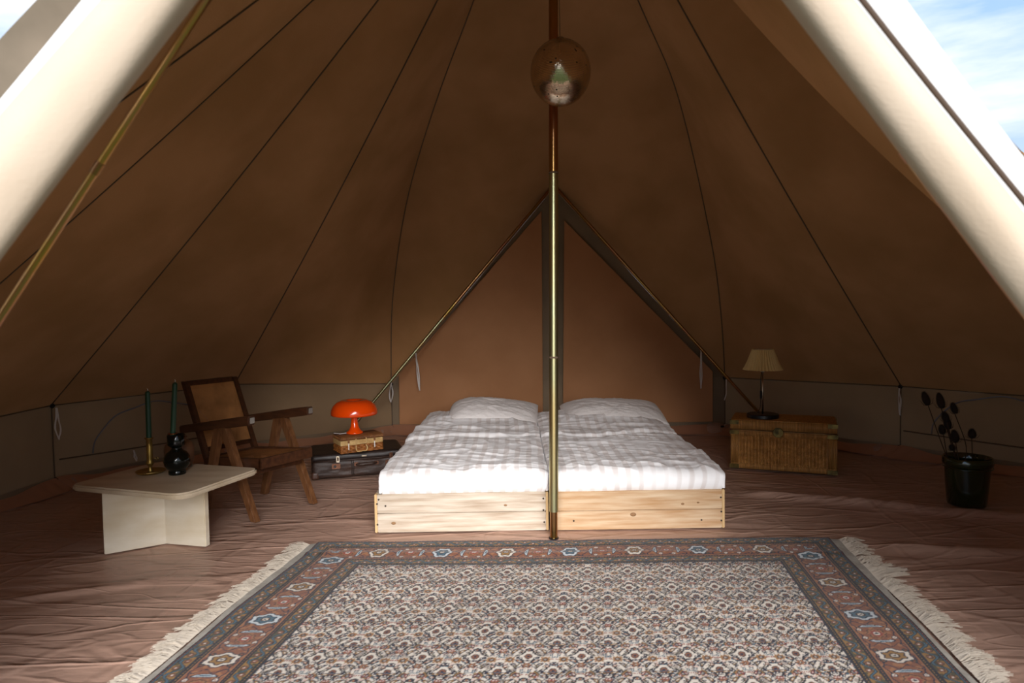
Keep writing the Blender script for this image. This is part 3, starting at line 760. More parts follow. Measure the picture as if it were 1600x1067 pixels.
def pillow(label, c, hx, hy, hz, rz, seed, skew):
    n = 70; u = np.linspace(-1, 1, n)[:, None]; v_ = np.linspace(-1, 1, n)[None]
    au, av = np.abs(u), np.abs(v_)
    th_ = (np.clip(1-au**2.6, 0, 1)*np.clip(1-av**2.4, 0, 1))**.46
    pinch = 1-.07*(1-au**2)*av**2-.0*av
    X_ = u*hx*(1-.08*(1-au**2)*0-.06*av**2*(1-au)); Y_ = v_*hy*(1-.07*au**2*(1-av))
    asym = 1+skew*u
    top_ = th_*hz*asym*(1+.25*(fbm(u*2.5+seed+9, v_*2.5+9, 3, seed)-.45))+.005*ridge(u*5+seed+9, v_*7+u*3+20, seed, 2)*th_+.003*ridge(u*14+30, v_*12+30, seed+3, 2)*th_
    bot = -th_*hz*.35
    g = G().grid(np.dstack([X_+0*v_, Y_+0*u, top_])); g.grid(np.dstack([X_+0*v_, Y_+0*u, bot])[::-1])
    # piped edge
    rim = [(X_[0, j] if X_.shape[1] > 1 else -hx, Y_[0, j], 0) for j in range(n)]
    o = g.obj('pillow', PIL, None, smooth=True); o.location = c; o.rotation_euler = (R_(12), 0, rz); tag(o, label, 'pillow'); return o
pillow('white cotton pillow with a raised left side on the left bed', (-.135, 4.56, .300), .300, .20, .098, R_(-3), 2, -.22)
pillow('white cotton pillow at the head of the right bed', (.665, 4.55, .294), .335, .20, .088, R_(2), 9, -.16)

# ------------------------------------------------------------------ travertine table and what stands on it
TRAV = mat('travertine', 'e8deca', .55, col2='d4c4a6', nscale=4, stretch=(1, 1, 2.5), bump=.25, bscale=45, bdist=.001, spec=.35, detail=8)
TRAVT = mat('travertine_top', 'd0bfa6', .4, col2='bba78a', nscale=4, stretch=(1.2, 3, 1), bump=.1, bscale=45, spec=.4, detail=8)
tc_ = np.array([-1.495, 2.925])
t = thing('coffee_table', 'low travertine coffee table with rounded corners and crossed slab base', 'table', (tc_[0], tc_[1], 0))
cor = [np.array(p)-tc_ for p in ((-1.850, 2.800), (-1.285, 2.610), (-1.145, 3.060), (-1.700, 3.235))]
pts = []
for i in range(4):
    p = cor[i]; a = cor[i-1]-p; b = cor[(i+1) % 4]-p; a /= np.hypot(*a); b /= np.hypot(*b); rad = .085 if i == 1 else .05
    A = p+a*rad; B = p+b*rad
    for q in np.linspace(0, 1, 9): pts.append(tuple((1-q)**2*A+2*q*(1-q)*p+q*q*B))
G().prism(pts, 2, .285, .310, .007).obj('tabletop', TRAVT, t, angle=.7)
cc_ = np.array([-1.573, 2.973])-tc_
def slab(p, q, wd, name='base_slab'):
    p = np.array(p); q = np.array(q); d = (q-p)/np.hypot(*(q-p)); nn = np.array([-d[1], d[0]])*wd/2
    G().prism([tuple(p+nn), tuple(q+nn), tuple(q-nn), tuple(p-nn)], 2, .001, .285, .003).obj(name, TRAV, t)
dL = np.array([-.174, -.112]); dR = np.array([.235, -.06])
nL = np.array([dL[1], -dL[0]])/np.hypot(*dL); nR = np.array([-dR[1], dR[0]])/np.hypot(*dR)
wS = .028
slab(cc_+dL-nL*(-1)*wS/2*(-1), cc_-dL*.55-nL*wS/2, wS)
slab(cc_+dR+nR*wS/2, cc_+nR*wS/2-dR*.25, wS)

BRASS = mat('aged_brass', 'b08e4a', .42, .85, col2='8a7040', nscale=14)
GREENW = mat('green_wax', '20402c', .45, spec=.4, bump=.05, bscale=30)
WICK = mat('wick', 'd8d0c4', .8)
BLKG = mat('black_green_glaze', '050b09', .13, spec=.45)
COPPER = mat('copper_rim', 'a8633a', .35, .9)
BRWN = mat('brown_ceramic', '5a3a24', .5, col2='6b4830', nscale=6)
TZ = .3105
t = thing('candlestick', 'brass candlestick with a round drip dish on the travertine table', 'candlestick', (-1.604, 2.985, TZ))
G().lathe([(.001, 0), (.045, 0), (.056, .006), (.060, .013), (.058, .014), (.050, .007), (.02, .006), (.010, .010)], seg=40).obj('dish', BRASS, t, smooth=True)
G().lathe([(.010, .006), (.012, .012), (.0075, .02), (.0075, .032), (.014, .040), (.0165, .047), (.012, .058), (.0115, .062), (.0125, .066), (.0125, .120), (.0115, .122), (.0125, .126), (.0125, .150), (.019, .155), (.020, .158), (.0135, .158)], seg=28).obj('stem', BRASS, t, smooth=True)
G().tube([(.012+.0, 0, .066), (.026, 0, .066)], .0022, 8).tube([(.031+.006*math.cos(q), 0, .066+.006*math.sin(q)) for q in np.linspace(0, 2*PI, 13)[:-1]], .0018, 6, closed=True).obj('ejector_knob', BRASS, t, smooth=True)
def candle(label, loc, tip, r, L):
    t = thing('taper_candle', label, 'candle', loc); d = Vector(tip)-Vector(loc); d.normalize()
    P = [d*q for q in (0, L*.5, L*.965, L*.985, L)]
    G().tube(P, [r, r*.97, r*.93, r*.75, r*.3], 18).obj('wax', GREENW, t, angle=1.0)
    G().tube([d*L, d*(L+.006)+Vector((.002, 0, 0)), d*(L+.012)+Vector((-.002, 0, .0))], .0013, 6).obj('wick', WICK, t, smooth=True)
candle('upright dark green taper candle in the brass candlestick', (-1.604, 2.985, TZ+.1585), (-1.602, 2.985, TZ+.5), .0112, .205)
t = thing('vase', 'glossy black-green glass vase with round belly and narrow waist', 'vase', (-1.475, 2.965, TZ))
G().lathe([(.001, 0), (.034, 0), (.036, .003), (.036, .014), (.033, .020), (.040, .026), (.051, .042), (.055, .060), (.052, .078), (.042, .094), (.026, .106), (.0205, .113), (.022, .119), (.034, .127), (.0365, .133), (.0365, .172), (.034, .175), (.032, .172), (.032, .135), (.001, .13)], seg=56).obj('body', BLKG, t, smooth=True)
candle('leaning dark green taper candle in the mouth of the black vase', (-1.490, 2.962, TZ+.136), (-1.468, 2.962, TZ+.420), .0115, .268)
rg_ = G().tube([(.0165*math.cos(q), .0165*math.sin(q), 0) for q in np.linspace(0, 2*PI, 25)[:-1]], .003, 8, closed=True).obj('candle_ring', COPPER, None, smooth=True)
rg_.location = (-1.4875, 2.962, TZ+.1785); tag(rg_, 'thin copper ring around the leaning candle on the vase rim', 'ring')
t = thing('jar', 'squat brown ceramic jar half hidden behind the black vase', 'jar', (-1.535, 3.110, TZ))
G().lathe([(.001, 0), (.048, 0), (.056, .012), (.063, .045), (.064, .080), (.058, .105), (.046, .118), (.032, .124), (.030, .132), (.036, .136), (.034, .138), (.028, .132), (.026, .12), (.001, .118)], seg=44).obj('body', BRWN, t, smooth=True)

# ------------------------------------------------------------------ easy chair
TEAK = mat('dark_teak', '3a2114', .38, col2='55331e', nscale=7, stretch=(1.5, 8, 8), lo=.3, hi=.7, bump=.15, bscale=40, bstretch=(1, 8, 8), spec=.5)
TEAKL = mat('worn_teak', '59361f', .35, col2='7a5233', nscale=7, stretch=(8, 8, 1.5), lo=.3, hi=.7, bump=.15, bscale=40, bstretch=(8, 8, 1), spec=.5)
CANE = mat('cane', 'c98d52', .6, col2='9a6838', nscale=9)
CHR = mat('metal_cap', 'b9b5ae', .25, 1.0)
t = thing('easy_chair', 'low dark teak easy chair with cane seat and back, standing behind the travertine table', 'chair', (-1.165, 3.42, 0), math.atan2(-.529, .849))
# local x = forward (u), local y = sideways (v): -v is the side nearest the table
def uz(pts, v0, v1, m, name, ch=.003): return G().prism(pts, 1, v0, v1, ch).obj(name, m, t)
for sg, tag_ in ((-1, 0), (1, 1)):
    va, vb = (sg*.165, sg*.197)
    lo_, hi_ = min(va, vb), max(va, vb)
    uz([(-.235, .445), (-.180, .450), (.026, .002), (-.012, .002)], lo_, hi_, TEAKL, 'front_leg')
    uz([(-.275, .440), (-.222, .445), (-.368, .002), (-.408, .002)], lo_-.0+sg*.0, hi_, TEAKL, 'rear_leg')
    arm = uz([(.002, .515), (.004, .472), (-.10, .455), (-.56, .388), (-.562, .428), (-.12, .500)], lo_-.004, hi_+.006, TEAK, 'armrest', .005)
    G().box((.0035, lo_+.004, .480), (.0075, hi_-.002, .508), .001).obj('cap', CHR, arm)
    # back upright: runs from the seat frame up beyond
    uz([(-.400, .20), (-.365, .20), (-.560, .655), (-.598, .655)], sg*.160 if sg < 0 else .134, sg*.134 if sg < 0 else .160, TEAK, 'back_upright')
    # seat rails
    uz([(.035, .305), (.035, .258), (-.42, .228), (-.42, .272)], sg*.160 if sg < 0 else .132, sg*.132 if sg < 0 else .160, TEAK, 'seat_rail')
uz([(.036, .307), (.036, .255), (.012, .253), (.012, .305)], -.160, .160, TEAK, 'seat_rail')
uz([(-.395, .274), (-.395, .232), (-.42, .230), (-.42, .272)], -.131, .131, TEAK, 'seat_rail')
uz([(-.05, .235), (-.05, .212), (-.10, .208), (-.10, .231)], -.164, .164, TEAK, 'stretcher')
uz([(-.572, .656), (-.596, .656), (-.586, .628), (-.562, .628)], -.133, .133, TEAK, 'back_rail')
uz([(-.418, .318), (-.442, .318), (-.452, .292), (-.428, .292)][::-1], -.133, .133, TEAK, 'back_rail')
def cane_panel(p00, p10, p01, name, nu, nv, rad=.0011):
    """woven cane between three corners: strands both ways plus diagonals, over a thin ground weave"""
    p00, p10, p01 = [np.array(p, float) for p in (p00, p10, p01)]; U = p10-p00; V_ = p01-p00
    nrm = np.cross(U, V_); nrm /= np.linalg.norm(nrm); g = G()
    def strip(a, b, w_, off, k):
        a = np.array(a); b = np.array(b); d = b-a; sd = np.cross(d, nrm); sd = sd/np.linalg.norm(sd)*w_; o_ = nrm*off
        g.add([a-sd+o_, b-sd+o_, b+sd+o_, a+sd+o_], [(0, 1, 2, 3)])
    for i in range(nu):
        s = (i+.5)/nu; strip(p00+U*s, p00+U*s+V_, rad*1.15, .0008*(i % 2), i)
    for j in range(nv):
        s = (j+.5)/nv; strip(p00+V_*s, p00+V_*s+U, rad*1.15, .0016+.0008*(j % 2), j)
    for k in range(-nv, nu, 2):
        a = max(0, k/nu); b = min(1, (k+nv)/nu)
        if b <= a: continue
        strip(p00+U*a+V_*((a*nu-k)/nv), p00+U*b+V_*((b*nu-k)/nv), rad*.8, .003, k)
        strip(p00+U*a+V_*(1-(a*nu-k)/nv), p00+U*b+V_*(1-(b*nu-k)/nv), rad*.8, .0035, k)
    o = g.obj(name, CANE, t); o['kind'] = 'stuff'; return o
cane_panel((-.430, -.133, .316), (-.430, .133, .316), (-.564, -.133, .630), 'cane_back', 58, 74)
cane_panel((.012, -.131, .298), (.012, .131, .298), (-.396, -.131, .262), 'cane_seat', 58, 88)

# ------------------------------------------------------------------ suitcase, basket, orange lamp
LEATH = mat('worn_leather', '2a1c16', .55, col2='3c281e', nscale=7, bump=.6, bscale=22, bstretch=(1, 1, 2), bdist=.006, spec=.5)
LEATH2 = mat('suitcase_lid', '1f1714', .5, col2='2a1e1a', nscale=5, bump=.3, bscale=25, bdist=.004)
COPB = mat('copper_brown_hardware', '6e4a38', .4, .7)
BRIGHT = mat('nickel', 'b8aa98', .3, 1.0)
t = thing('suitcase', 'old dark brown leather suitcase lying flat on the floor under the wicker case', 'suitcase', (-1.215, 4.065, 0), R_(17))
def soft_box(name, x0, x1, y0, y1, z0, z1, r, m, parent, noise=.004, seed=0, n=26):
    bm = bmesh.new(); bmesh.ops.create_cube(bm, size=1); bmesh.ops.subdivide_edges(bm, edges=bm.edges[:], cuts=n, use_grid_fill=True)
    c = Vector(((x0+x1)/2, (y0+y1)/2, (z0+z1)/2)); h = Vector(((x1-x0)/2, (y1-y0)/2, (z1-z0)/2))
    for v in bm.verts:
        p = Vector([v.co[i]*2*h[i] for i in range(3)]); q = Vector([max(-h[i]+r, min(h[i]-r, p[i])) for i in range(3)]); d = p-q
        if d.length > 1e-9: p = q+d.normalized()*r
        nn = float(fbm(np.array(p.x*14+seed+40), np.array(p.z*22+p.y*9+40), 3, seed))-.45
        sc = Vector((p.x/h.x, p.y/h.y, 0)); v.co = c+p+Vector((0, sc.y*noise*nn*2.5, 0 if p.z < 0 else noise*nn*1.5))
    me = bpy.data.meshes.new(name); bm.to_mesh(me); bm.free(); me.materials.append(m); me.polygons.foreach_set('use_smooth', [True]*len(me.polygons))
    return link(bpy.data.objects.new(name, me), parent)
SL, SD = .56, .36
soft_box('body', 0, SL, 0, SD, .001, .112, .024, LEATH, t, .007, 4)
soft_box('lid', -.002, SL+.002, -.002, SD+.002, .108, .152, .020, LEATH2, t, .004, 9)
G().tube([(.02, -.004, .112), (.15, -.007, .112), (.40, -.007, .112), (SL-.02, -.004, .112)], .0035, 8).obj('seam_welt', LEATH, t, smooth=True)
for x in (.155, .475):
    lp = G().box((x-.038, -.014, .062), (x+.012, -.0015, .094), .003).obj('lock_plate', COPB, t)
    g = G().box((x-.012, -.014, .100), (x+.008, -.002, .138), .003); g.tube([(x-.002, -.016, .135), (x-.002, -.016, .112)], .004, 8); g.obj('latch', BRIGHT if x < .3 else COPB, t)
    G().lathe([(.0001, .004), (.006, .004), (.008, 0)], seg=16).rot(Matrix.Translation((x-.020, -.014, .078)) @ Matrix.Rotation(PI/2, 4, 'X')).obj('keyhole', BLACKP, lp)
G().tube([(.262, -.004, .078), (.268, -.020, .080), (.30, -.024, .082), (.345, -.024, .084), (.378, -.020, .084), (.384, -.004, .082)], [.006, .008, .010, .010, .008, .006], 10).obj('handle', LEATH, t, smooth=True)
for x in (.262, .384): G().box((x-.012, -.008, .070), (x+.012, -.001, .092), .002).obj('handle_mount', COPB, t)
G().box((.295, -.006, .124), (.325, -.001, .132), .002).obj('clasp', BRIGHT, t)
for x in (0.02, SL-.02):
    soft_box('corner_patch', x-.024, x+.024, -.004, .05, -.000, .05, .016, mat('corner_leather', '4a2f22', .45, bump=.4, bscale=30), t, .002, 3, 10)
for x in (.235, .245): G().tube([(x, -.007, .015), (x, -.009, .06), (x, -.008, .105)], .0018, 6).obj('stitch_line', LEATH2, t, smooth=True)

WKB = mat('wicker_brown', '8a5a30', .6, col2='6f4424', nscale=40)
WKL = mat('wicker_cream', 'd3b27a', .6, col2='b8935c', nscale=25)
WKO = mat('wicker_amber', 'a9682c', .55, col2='7c4a20', nscale=40)
bz = .1545; BW, BD = .262, .155
t = thing('wicker_case', 'small tan and cream wicker case with two looped handles on the old suitcase', 'basket', (-1.038, 4.078, bz), R_(31))
soft_box('body', .003, BW-.003, .003, BD-.003, .001, .066, .006, WKO, t, .0, 1, 6)
# lower body: chequered strand weave
def weave_ring(zs, amp, rad, n_st, m, name):
    g = G()
    for zi, z in enumerate(zs):
        pts = []; per = [(0, 0), (BW, 0), (BW, BD), (0, BD)]
        for e in range(4):
            a = np.array(per[e]); b = np.array(per[(e+1) % 4]); L = np.hypot(*(b-a)); nn = np.array([(b-a)[1], -(b-a)[0]])/L; k = max(2, int(L/.0055))
            for q in range(k):
                f = q/k; c = a*(1-f)+b*f; ph = math.sin(f*L/.018*PI+zi//2*PI); pts.append((c[0]+nn[0]*amp*ph, c[1]+nn[1]*amp*ph, z))
        g.tube(pts, rad, 6, closed=True)
    o = g.obj(name, m, t, smooth=True); o['kind'] = 'stuff'; return o
weave_ring([.004+.0056*i for i in range(8)], .0028, .0028, 0, WKO, 'lower_weave')
weave_ring([.051+.0060*i for i in range(5)], .0007, .0032, 0, WKL, 'rim_band')
g = G()
for i in range(40):
    x = .003+(BW-.006)*i/39; g.tube([(x, -.003, .080), (x, -.004, .092), (x, .004, .0985), (x, BD/2, .100), (x, BD-.004, .0985), (x, BD+.003, .08)], .0033, 6)
o = g.obj('lid_rods', WKB, t, smooth=True); o['kind'] = 'stuff'
g = G()
for i in range(24):
    y = .003+(BD-.006)*i/23
    for x in (-.002, BW+.002): g.tube([(x, y, .080), (x, y, .097)], .0033, 6)
o = g.obj('lid_side_rods', WKB, t, smooth=True); o['kind'] = 'stuff'
def loop_handle(z0, z1, y):
    g = G(); x0, x1 = .088, .158
    g.tube(sm([(x0+.004, -.003, z0), (x0, y, (z0+z1)/2), (x0+.008, y-.003, z1), ((x0+x1)/2, y-.004, z1), (x1-.008, y-.003, z1), (x1, y, (z0+z1)/2), (x1-.004, -.003, z0)]), .0036, 8)
    g.obj('handle', WKL, t, smooth=True)
loop_handle(.086, .058, -.012); loop_handle(.044, .010, -.014)
for x in (.045, .208):
    G().box((x-.003, -.008, .022), (x+.003, -.004, .060), .001).obj('clasp_strap', TAPE, t)
    G().box((x-.006, -.009, .064), (x+.006, -.004, .084), .002).obj('clasp', WKB, t)

ORG = mat('orange_plastic', 'ee4a06', .16, spec=.5, coat=.5)
t = thing('mushroom_lamp', 'glossy orange mushroom shaped table lamp on the small wicker case', 'lamp', (-.985, 4.21, bz+.1035))
G().lathe([(.001, 0), (.048, 0), (.052, .004), (.050, .009), (.034, .022), (.024, .045), (.020, .075), (.019, .118), (.021, .14)], seg=48).obj('base', ORG, t, smooth=True)
G().lathe([(.021, .128), (.09, .120), (.132, .116), (.141, .118), (.143, .126), (.140, .150), (.128, .175), (.105, .196), (.078, .207), (.055, .208), (.038, .202), (.024, .194), (.001, .190)], seg=72).obj('lamp_shade', ORG, t, smooth=True)
G().tube(sm([(-.045, -.012, .005), (-.08, -.03, .003), (-.10, -.02, .003), (-.13, -.00, .002)]), .0022, 8).obj('power_cord', TAPE, t, smooth=True)

# ------------------------------------------------------------------ wicker trunk, pleated lamp
RATT = mat('rattan', 'cc9550', .5, col2='96662f', nscale=30, stretch=(1, 1, 1), lo=.3, hi=.7, bump=.3, bscale=120)
RATT2 = mat('rattan_band', 'cc9550', .5, col2='8c602e', nscale=60, stretch=(1.6, 1.6, .12), lo=.3, hi=.7, bump=.4, bscale=140, bstretch=(1, 1, .05))
DBRASS = mat('dark_brass', '8a7440', .35, .9, col2='3c3420', nscale=20)
fv = np.array([.567, -.205]); ang = R_(-23.5)
t = thing('rattan_chest', 'large rattan chest with lid and dark brass corners against the right wall', 'trunk', (1.350, 4.222, 0), ang)
TW, TD, TH = .600, .30, .305; LZ = .245
G().box((.008, .008, .004), (TW-.008, TD-.008, LZ-.003), .003).obj('body', RATT, t)
def stake_weave(face):
    """rows of strands passing in and out of upright stakes"""
    g = G(); nst = 26 if face == 'f' else 13; L = TW if face == 'f' else TD
    x0, x1 = .052, L-.052; z0, z1 = .040, LZ-.035; rows = 38
    for r_ in range(rows):
        z = z0+(z1-z0)*(r_+.5)/rows; P0 = []
        kx = (nst)*4
        for q in range(kx+1):
            f = q/kx; x = x0+(x1-x0)*f; off = .0035+.0028*math.cos(f*nst*PI+(r_ % 2)*PI)
            P0.append((x, -off+.006, z) if face == 'f' else (TW+off-.006, x, z))
        g.tube(P0, .0030, 4, flat=.8)
    for s_ in range(nst+1):
        x = x0+(x1-x0)*s_/nst; c = (x, .0035, 0) if face == 'f' else (TW-.0035, x, 0)
        g.tube([(c[0], c[1], z0-.004), (c[0], c[1], z1+.004)], .0052, 6)
    o = g.obj('front_weave' if face == 'f' else 'side_weave', RATT, t); o['kind'] = 'stuff'
stake_weave('f'); stake_weave('s')
def rod_band(a, b, z0, z1, face, name, step=.0065, rad=.0037):
    g = G(); n = int((b-a)/step)
    for i in range(n+1):
        x = a+(b-a)*i/n
        if face == 'f': g.tube([(x, .001, z0), (x, .001, z1)], rad, 6)
        else: g.tube([(TW-.001, x, z0), (TW-.001, x, z1)], rad, 6)
    o = g.obj(name, RATT2, t, smooth=True); o['kind'] = 'stuff'
for face, L in (('f', TW), ('s', TD)):
    rod_band(.006, L-.006, LZ-.036, LZ-.006, face, 'upper_band'); rod_band(.006, L-.006, .006, .038, face, 'lower_band')
    rod_band(.006, .044, .040, LZ-.036, face, 'corner_band'); rod_band(L-.044, L-.006, .040, LZ-.036, face, 'corner_band')
    rod_band(.004, L-.004, LZ+.006, TH-.004, face, 'lid_band')
G().box((.002, .002, LZ+.003), (TW-.002, TD-.002, TH), .005).obj('lid', RATT, t)
g = G()
for i in range(46):
    y = .002+(TD-.008)*i/45; g.tube([(.004, y, TH), (TW-.004, y, TH)], .0034, 6)
o = g.obj('lid_rods', RATT2, t, smooth=True); o['kind'] = 'stuff'
def corner(x, z, sx, sz, w_=.052, h_=.026):
    g = G().box((x, -.0085, z), (x+sx*w_, -.0035, z+sz*h_), .001); g.box((x-sx*.004, -.0085, z), (x-sx*.0005, .034, z+sz*h_), .001)
    for q in (.3, .7): g.lathe([(.003, 0), (.0022, .0016), (.0001, .002)], c=(0, 0, 0), seg=8) if False else None
    g.obj('brass_corner', DBRASS, t)
for x, sx in ((.0, 1), (TW+.002, -1)):
    corner(x, .005, sx, 1); corner(x, LZ-.004, sx, -1, .052, .024); corner(x, TH-.002, sx, -1, .05, .024)
G().box((TW+.003, TD-.04, TH-.03), (TW+.008, TD-.001, TH-.003), .001).obj('brass_corner', DBRASS, t)
g = G().lathe([(.0001, .004), (.028, .004), (.030, .0015), (.030, 0)], seg=36); g.rot(Matrix.Translation((.278, -.0075, LZ-.006)) @ Matrix.Rotation(PI/2, 4, 'X')); g.obj('round_lock', DBRASS, t, smooth=False)
G().box((.266, -.018, LZ-.016), (.290, -.011, LZ+.024), .002).obj('lock_hasp', DBRASS, t)
lampx, lampy = 1.567, 4.262
PLEAT = mat('pleated_shade', 'e6c98a', .8, trans=.15)
t = thing('table_lamp', 'table lamp with cream pleated shade and round black base on the rattan chest', 'lamp', (lampx, lampy, TH+.004))
G().lathe([(.001, 0), (.093, 0), (.096, .002), (.096, .021), (.092, .024), (.001, .024)], seg=56).obj('base', BLACKP, t, angle=.5)
G().tube([(0, 0, .023), (0, 0, .30)], .0048, 14).obj('stem', BRIGHT, t, smooth=True)
G().lathe([(.0048, .285), (.012, .287), (.012, .318), (.006, .322)], seg=20).obj('socket', mat('white_socket', 'cfc8bc', .5), t, smooth=True)
G().box((-.017, -.004, .118), (-.0055, .008, .168), .002).obj('cord_switch', BLACKP, t)
G().tube([(-.011, .003, .168), (-.012, .004, .23), (-.006, .003, .30)], .002, 6).tube([(-.011, .003, .118), (-.012, .01, .06), (-.02, .03, .026)], .002, 6).obj('cord', BLACKP, t, smooth=True)
npl = 34
def pl_r(a, r, z): return r*(1+.065*math.cos(a*npl)*(.4+.6*r/.12))
prof = [(.060, .430), (.072, .398), (.087, .355), (.101, .322), (.113, .300)]
g = G(); g.lathe(prof, seg=npl*6, fr=pl_r); g.f = [f for f in g.f if len(f) == 4]; n0 = len(g.v)
o = g.obj('pleated_shade', PLEAT, t)
so = o.modifiers.new('thick', 'SOLIDIFY'); so.thickness = .0012
G().tube([(.062*math.cos(a), .062*math.sin(a), .428) for a in np.linspace(0, 2*PI, 25)[:-1]], .0015, 6, closed=True).tube([(-.061, 0, .428), (.061, 0, .428)], .0015, 6).tube([(0, 0, .32), (0, 0, .428)], .002, 6).obj('shade_ring', BRIGHT, t, smooth=True)

# ------------------------------------------------------------------ green pot and dried teasels
GGL = mat('dark_green_glaze', '0d1a0c', .12, col2='1c2c12', nscale=9, bump=.5, bscale=14, bdist=.004, spec=.6, coat=.5)
t = thing('glazed_pot', 'dark green glazed ceramic pot on the floor at the right', 'pot', (2.262, 3.375, 0))
def potr(a, r, z): return .93*r*(1+.012*math.sin(3*a+z*12)+.008*math.sin(5*a))
G().lathe([(.001, .0), (.088, .0), (.092, .006), (.100, .09), (.107, .185), (.108, .196), (.116, .200), (.119, .212), (.118, .234), (.114, .240), (.109, .236), (.107, .21), (.104, .19), (.09, .04), (.001, .03)], seg=64, fr=potr).obj('body', GGL, t, smooth=True)
G().tube([(.107*math.cos(a), .107*math.sin(a), .19+.002*math.sin(9*a)) for a in np.linspace(0, 2*PI, 49)[:-1]], .003, 6, closed=True).obj('rim_groove', GGL, t, smooth=True)
DRY = mat('dried_teasel', '2e1e14', .9, col2='1d130e', nscale=40)
STEMM = mat('dried_stem', '3a2616', .9)
heads = [((2.066, 3.40, .530), .030, .018, 'tallest leaning dried teasel head at the far left of the green pot'),
         ((2.158, 3.43, .515), .034, .019, 'tall dried teasel head at the top of the clump in the green pot'),
         ((2.195, 3.38, .482), .024, .015, 'dried teasel head just right of the clump top, on a long bowed stem'),
         ((2.152, 3.38, .440), .022, .017, 'dried teasel head halfway up the clump, left side'),
         ((2.182, 3.41, .405), .028, .018, 'dark dried teasel head in the middle of the clump'),
         ((2.150, 3.40, .372), .020, .016, 'low left dried teasel head in the clump'),
         ((2.188, 3.36, .345), .027, .019, 'broad low dried teasel head in the middle of the clump'),
         ((2.170, 3.35, .290), .012, .012, 'small dried teasel bud just above the left pot rim'),
         ((2.300, 3.40, .350), .020, .019, 'single round dried teasel head standing apart at the right of the pot')]
for i, (hp, hl, hr, lb) in enumerate(heads):
    hl *= 1.2; hr *= 1.35
    rnd = random.Random(i+3); base = Vector((2.262+rnd.uniform(-.05, .03)+(.04 if i == 8 else 0), 3.375+rnd.uniform(-.04, .04), .045)); H = Vector(hp)
    t = thing('dried_teasel', lb, 'dried flower', tuple(base), 0, 'dried teasels in the green pot')
    rel = H-base; mid = rel*.55+Vector((.018 if i in (2,) else .004*rnd.uniform(-1, 1), 0, .0)); mid.x += .02 if i == 2 else 0
    bot = rel-Vector((rel.x*.08, 0, hl))
    P = [Vector((0, 0, 0)), rel*.25+Vector((.004, 0, 0)), mid, bot]
    G().tube(sm(P), .0021, 7).obj('stem', STEMM, t, smooth=True)
    ax = (rel-mid).normalized(); q = ax.to_track_quat('Z', 'Y').to_matrix()
    g = G(); nr_, ns_ = 14, 22
    core = []
    for a in range(nr_+1):
        f = a/nr_; z = -hl+2*hl*f; r = hr*.72*math.sqrt(max(1e-6, 1-(2*f-1)**2))*(1.12-.3*f); core.append((max(r, .0002), z))
    g.lathe(core, seg=14)
    for a in range(nr_):
        f = (a+.5)/nr_; z = -hl+2*hl*f; r = hr*.70*math.sqrt(1-(2*f-1)**2)*(1.12-.3*f)
        for k in range(ns_):
            an = 2*PI*(k+.5*(a % 2))/ns_; dr = Vector((math.cos(an), math.sin(an), .55)).normalized(); p = Vector((r*math.cos(an), r*math.sin(an), z)); sd = Vector((-math.sin(an), math.cos(an), 0))*.0011
            g.add([p-sd, p+sd, p+dr*(.006+.005*rnd.random())], [(0, 1, 2)])
    for k in range(6):   # long curved bracts
        an = 2*PI*k/6+rnd.random(); dr = Vector((math.cos(an), math.sin(an), 0))
        g.tube([dr*.003+Vector((0, 0, -hl)), dr*hr*.9+Vector((0, 0, -hl*.8)), dr*hr*1.35+Vector((0, 0, -hl*.1))], [.0009, .0008, .0003], 5)
    g.v = [tuple(q @ Vector(v)+rel) for v in g.v]
    g.obj('flower_head', DRY, t)

# ------------------------------------------------------------------ mirror ball
MIRR = mat('mirror_tile', 'e2d2ba', .2, 1.0)
CORE = mat('ball_core', '3a2c1e', .6)
bc = Vector((.205, 2.70, 1.925)); BR = .121
t = thing('mirror_ball', 'mirror ball of tiny tiles hanging in front of the centre pole', 'mirror ball', tuple(bc))
def squash(p): return (p[0]*.97, p[1]*.97, p[2]*1.06 if p[2] < 0 else p[2]*1.03)
g = G().lathe([(max(.0002, (BR-.0022)*math.cos(R_(a))), (BR-.0022)*math.sin(R_(a))) for a in range(-90, 91, 6)], seg=48); g.v = [squash(v) for v in g.v]
g.obj('core', CORE, t, smooth=True)
g = G(); ts = .0056; rows = int(PI*BR/ts); rnd = random.Random(2)
for i in range(rows):
    la = -PI/2+PI*(i+.5)/rows; n = max(3, int(2*PI*BR*math.cos(la)/ts))
    for k in range(n):
        if rnd.random() < .012: continue
        lo_ = 2*PI*(k+.5)/n; nrm = Vector((math.cos(la)*math.cos(lo_), math.cos(la)*math.sin(lo_), math.sin(la)))
        c = Vector(squash(nrm*BR)); jn = (nrm+Vector((rnd.gauss(0, .022), rnd.gauss(0, .022), rnd.gauss(0, .022)))).normalized()
        e1 = Vector((-math.sin(lo_), math.cos(lo_), 0)); e1 = (e1-jn*e1.dot(jn)).normalized()*ts*.46; e2 = jn.cross(e1.normalized())*ts*.46
        g.add([c-e1-e2, c+e1-e2, c+e1+e2, c-e1+e2], [(0, 1, 2, 3)])
o = g.obj('mirror_tiles', MIRR, t); o['kind'] = 'stuff'
G().lathe([(.012, 0), (.012, .010), (.004, .014), (.0001, .014)], c=(0, 0, BR*1.03-.002), seg=16).obj('hanging_cap', BRIGHT, t, smooth=True)
G().tube([(0, 0, BR*1.03+.012), (-.002, .03, .6), (-.004, .10, 1.02)], .0012, 6).obj('cord', SEAM, t, smooth=True)

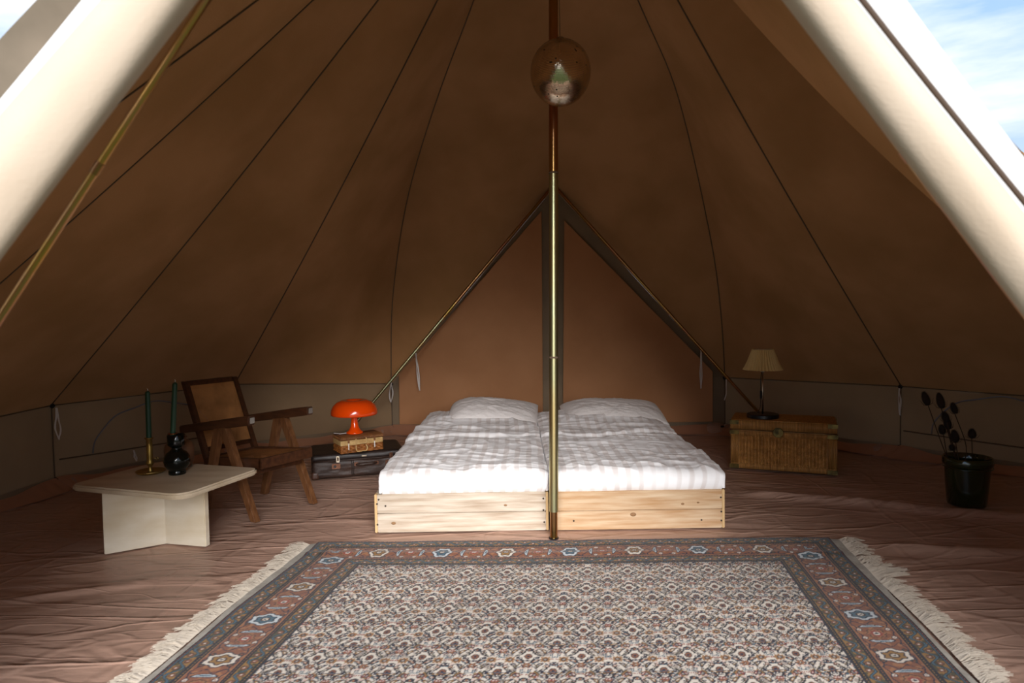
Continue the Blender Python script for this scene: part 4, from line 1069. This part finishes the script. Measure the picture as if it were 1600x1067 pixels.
# ------------------------------------------------------------------ white tie loops
def tie(label, top, bot, loopw, closed=True, face=(0, -1, 0)):
    tp = Vector(top); bt = Vector(bot); L = (tp-bt).length; g = G(); f = Vector(face).normalized(); sd = Vector((0, 0, 1)).cross(f).normalized()
    n = 22; wd = .0048
    def strand(sign):
        P = []
        for i in range(n):
            q = i/(n-1); P.append(tp*(1-q)+bt*q+sd*sign*loopw*(math.sin(PI*q)**1.0)*(.3+q)+f*(.004+.004*math.sin(q*9+sign)))
        for i in range(n-1):
            tw = .5+.9*math.sin(i*.35+sign); a = sd*wd*math.cos(tw*.6)+f*wd*math.sin(tw)*.5
            g.add([P[i]-a, P[i]+a, P[i+1]+a, P[i+1]-a], [(0, 1, 2, 3)])
    strand(1); 
    if closed: strand(-1)
    g.lathe([(.0001, -.006), (.005, -.003), (.005, .003), (.0001, .006)], c=tuple(bt+f*.004), seg=8)
    g.v = [tuple(Vector(v)-tp) for v in g.v]
    o = g.obj('tie_loop', TAPE, None); o.location = tp; so = o.modifiers.new('thick', 'SOLIDIFY'); so.thickness = .0012
    tag(o, label, 'tie tape', 'white tie tapes hanging from the tent walls'); return o
tie('white tape loop hanging at the left wall seam above the travertine table', (-2.66, 3.955, .480), (-2.655, 3.955, .295), .016, face=(1, -.4, 0))
tie('short white tape low on the left wall, left of the brass candlestick', (-2.43, 4.33, .150), (-2.41, 4.32, .085), .006, face=(.8, -.6, 0))
tie('white tape loop right of the orange lamp, at the corner of the back door', (-1.00, 5.62, .425), (-1.005, 5.60, .270), .016)
tie('long twisted white tape on the left half of the back door', (-.776, 5.50, .672), (-.748, 5.47, .378), .008)
tie('long white tape on the right half of the back door', (1.490, 5.38, .672), (1.482, 5.36, .372), .007)
tie('single white tape left of the pleated lamp, by the right slanting pole', (1.70, 5.42, .430), (1.680, 5.40, .270), .010, closed=False)
tie('white tape hanging at the right wall seam behind the teasels', (2.56, 4.50, .450), (2.565, 4.495, .275), .007, face=(-.8, -.6, 0))
tie('short white tape low on the right wall beyond the green pot', (3.02, 3.88, .150), (3.02, 3.87, .085), .006, face=(-.9, -.4, 0))

# ------------------------------------------------------------------ small chrome clips at the foot of the back door corner
t = thing('door_clip', 'small steel clip at the foot of the back door beside the rattan chest', 'clip', (1.70, 5.40, .03))
G().tube([(.02*math.cos(q), 0, .03+.016*math.sin(q)) for q in np.linspace(0, 2*PI, 15)[:-1]], .004, 8, closed=True).obj('ring', BRIGHT, t, smooth=True)
G().box((-.05, -.004, .018), (-.022, .006, .034), .003).obj('hook', BLACKP, t)
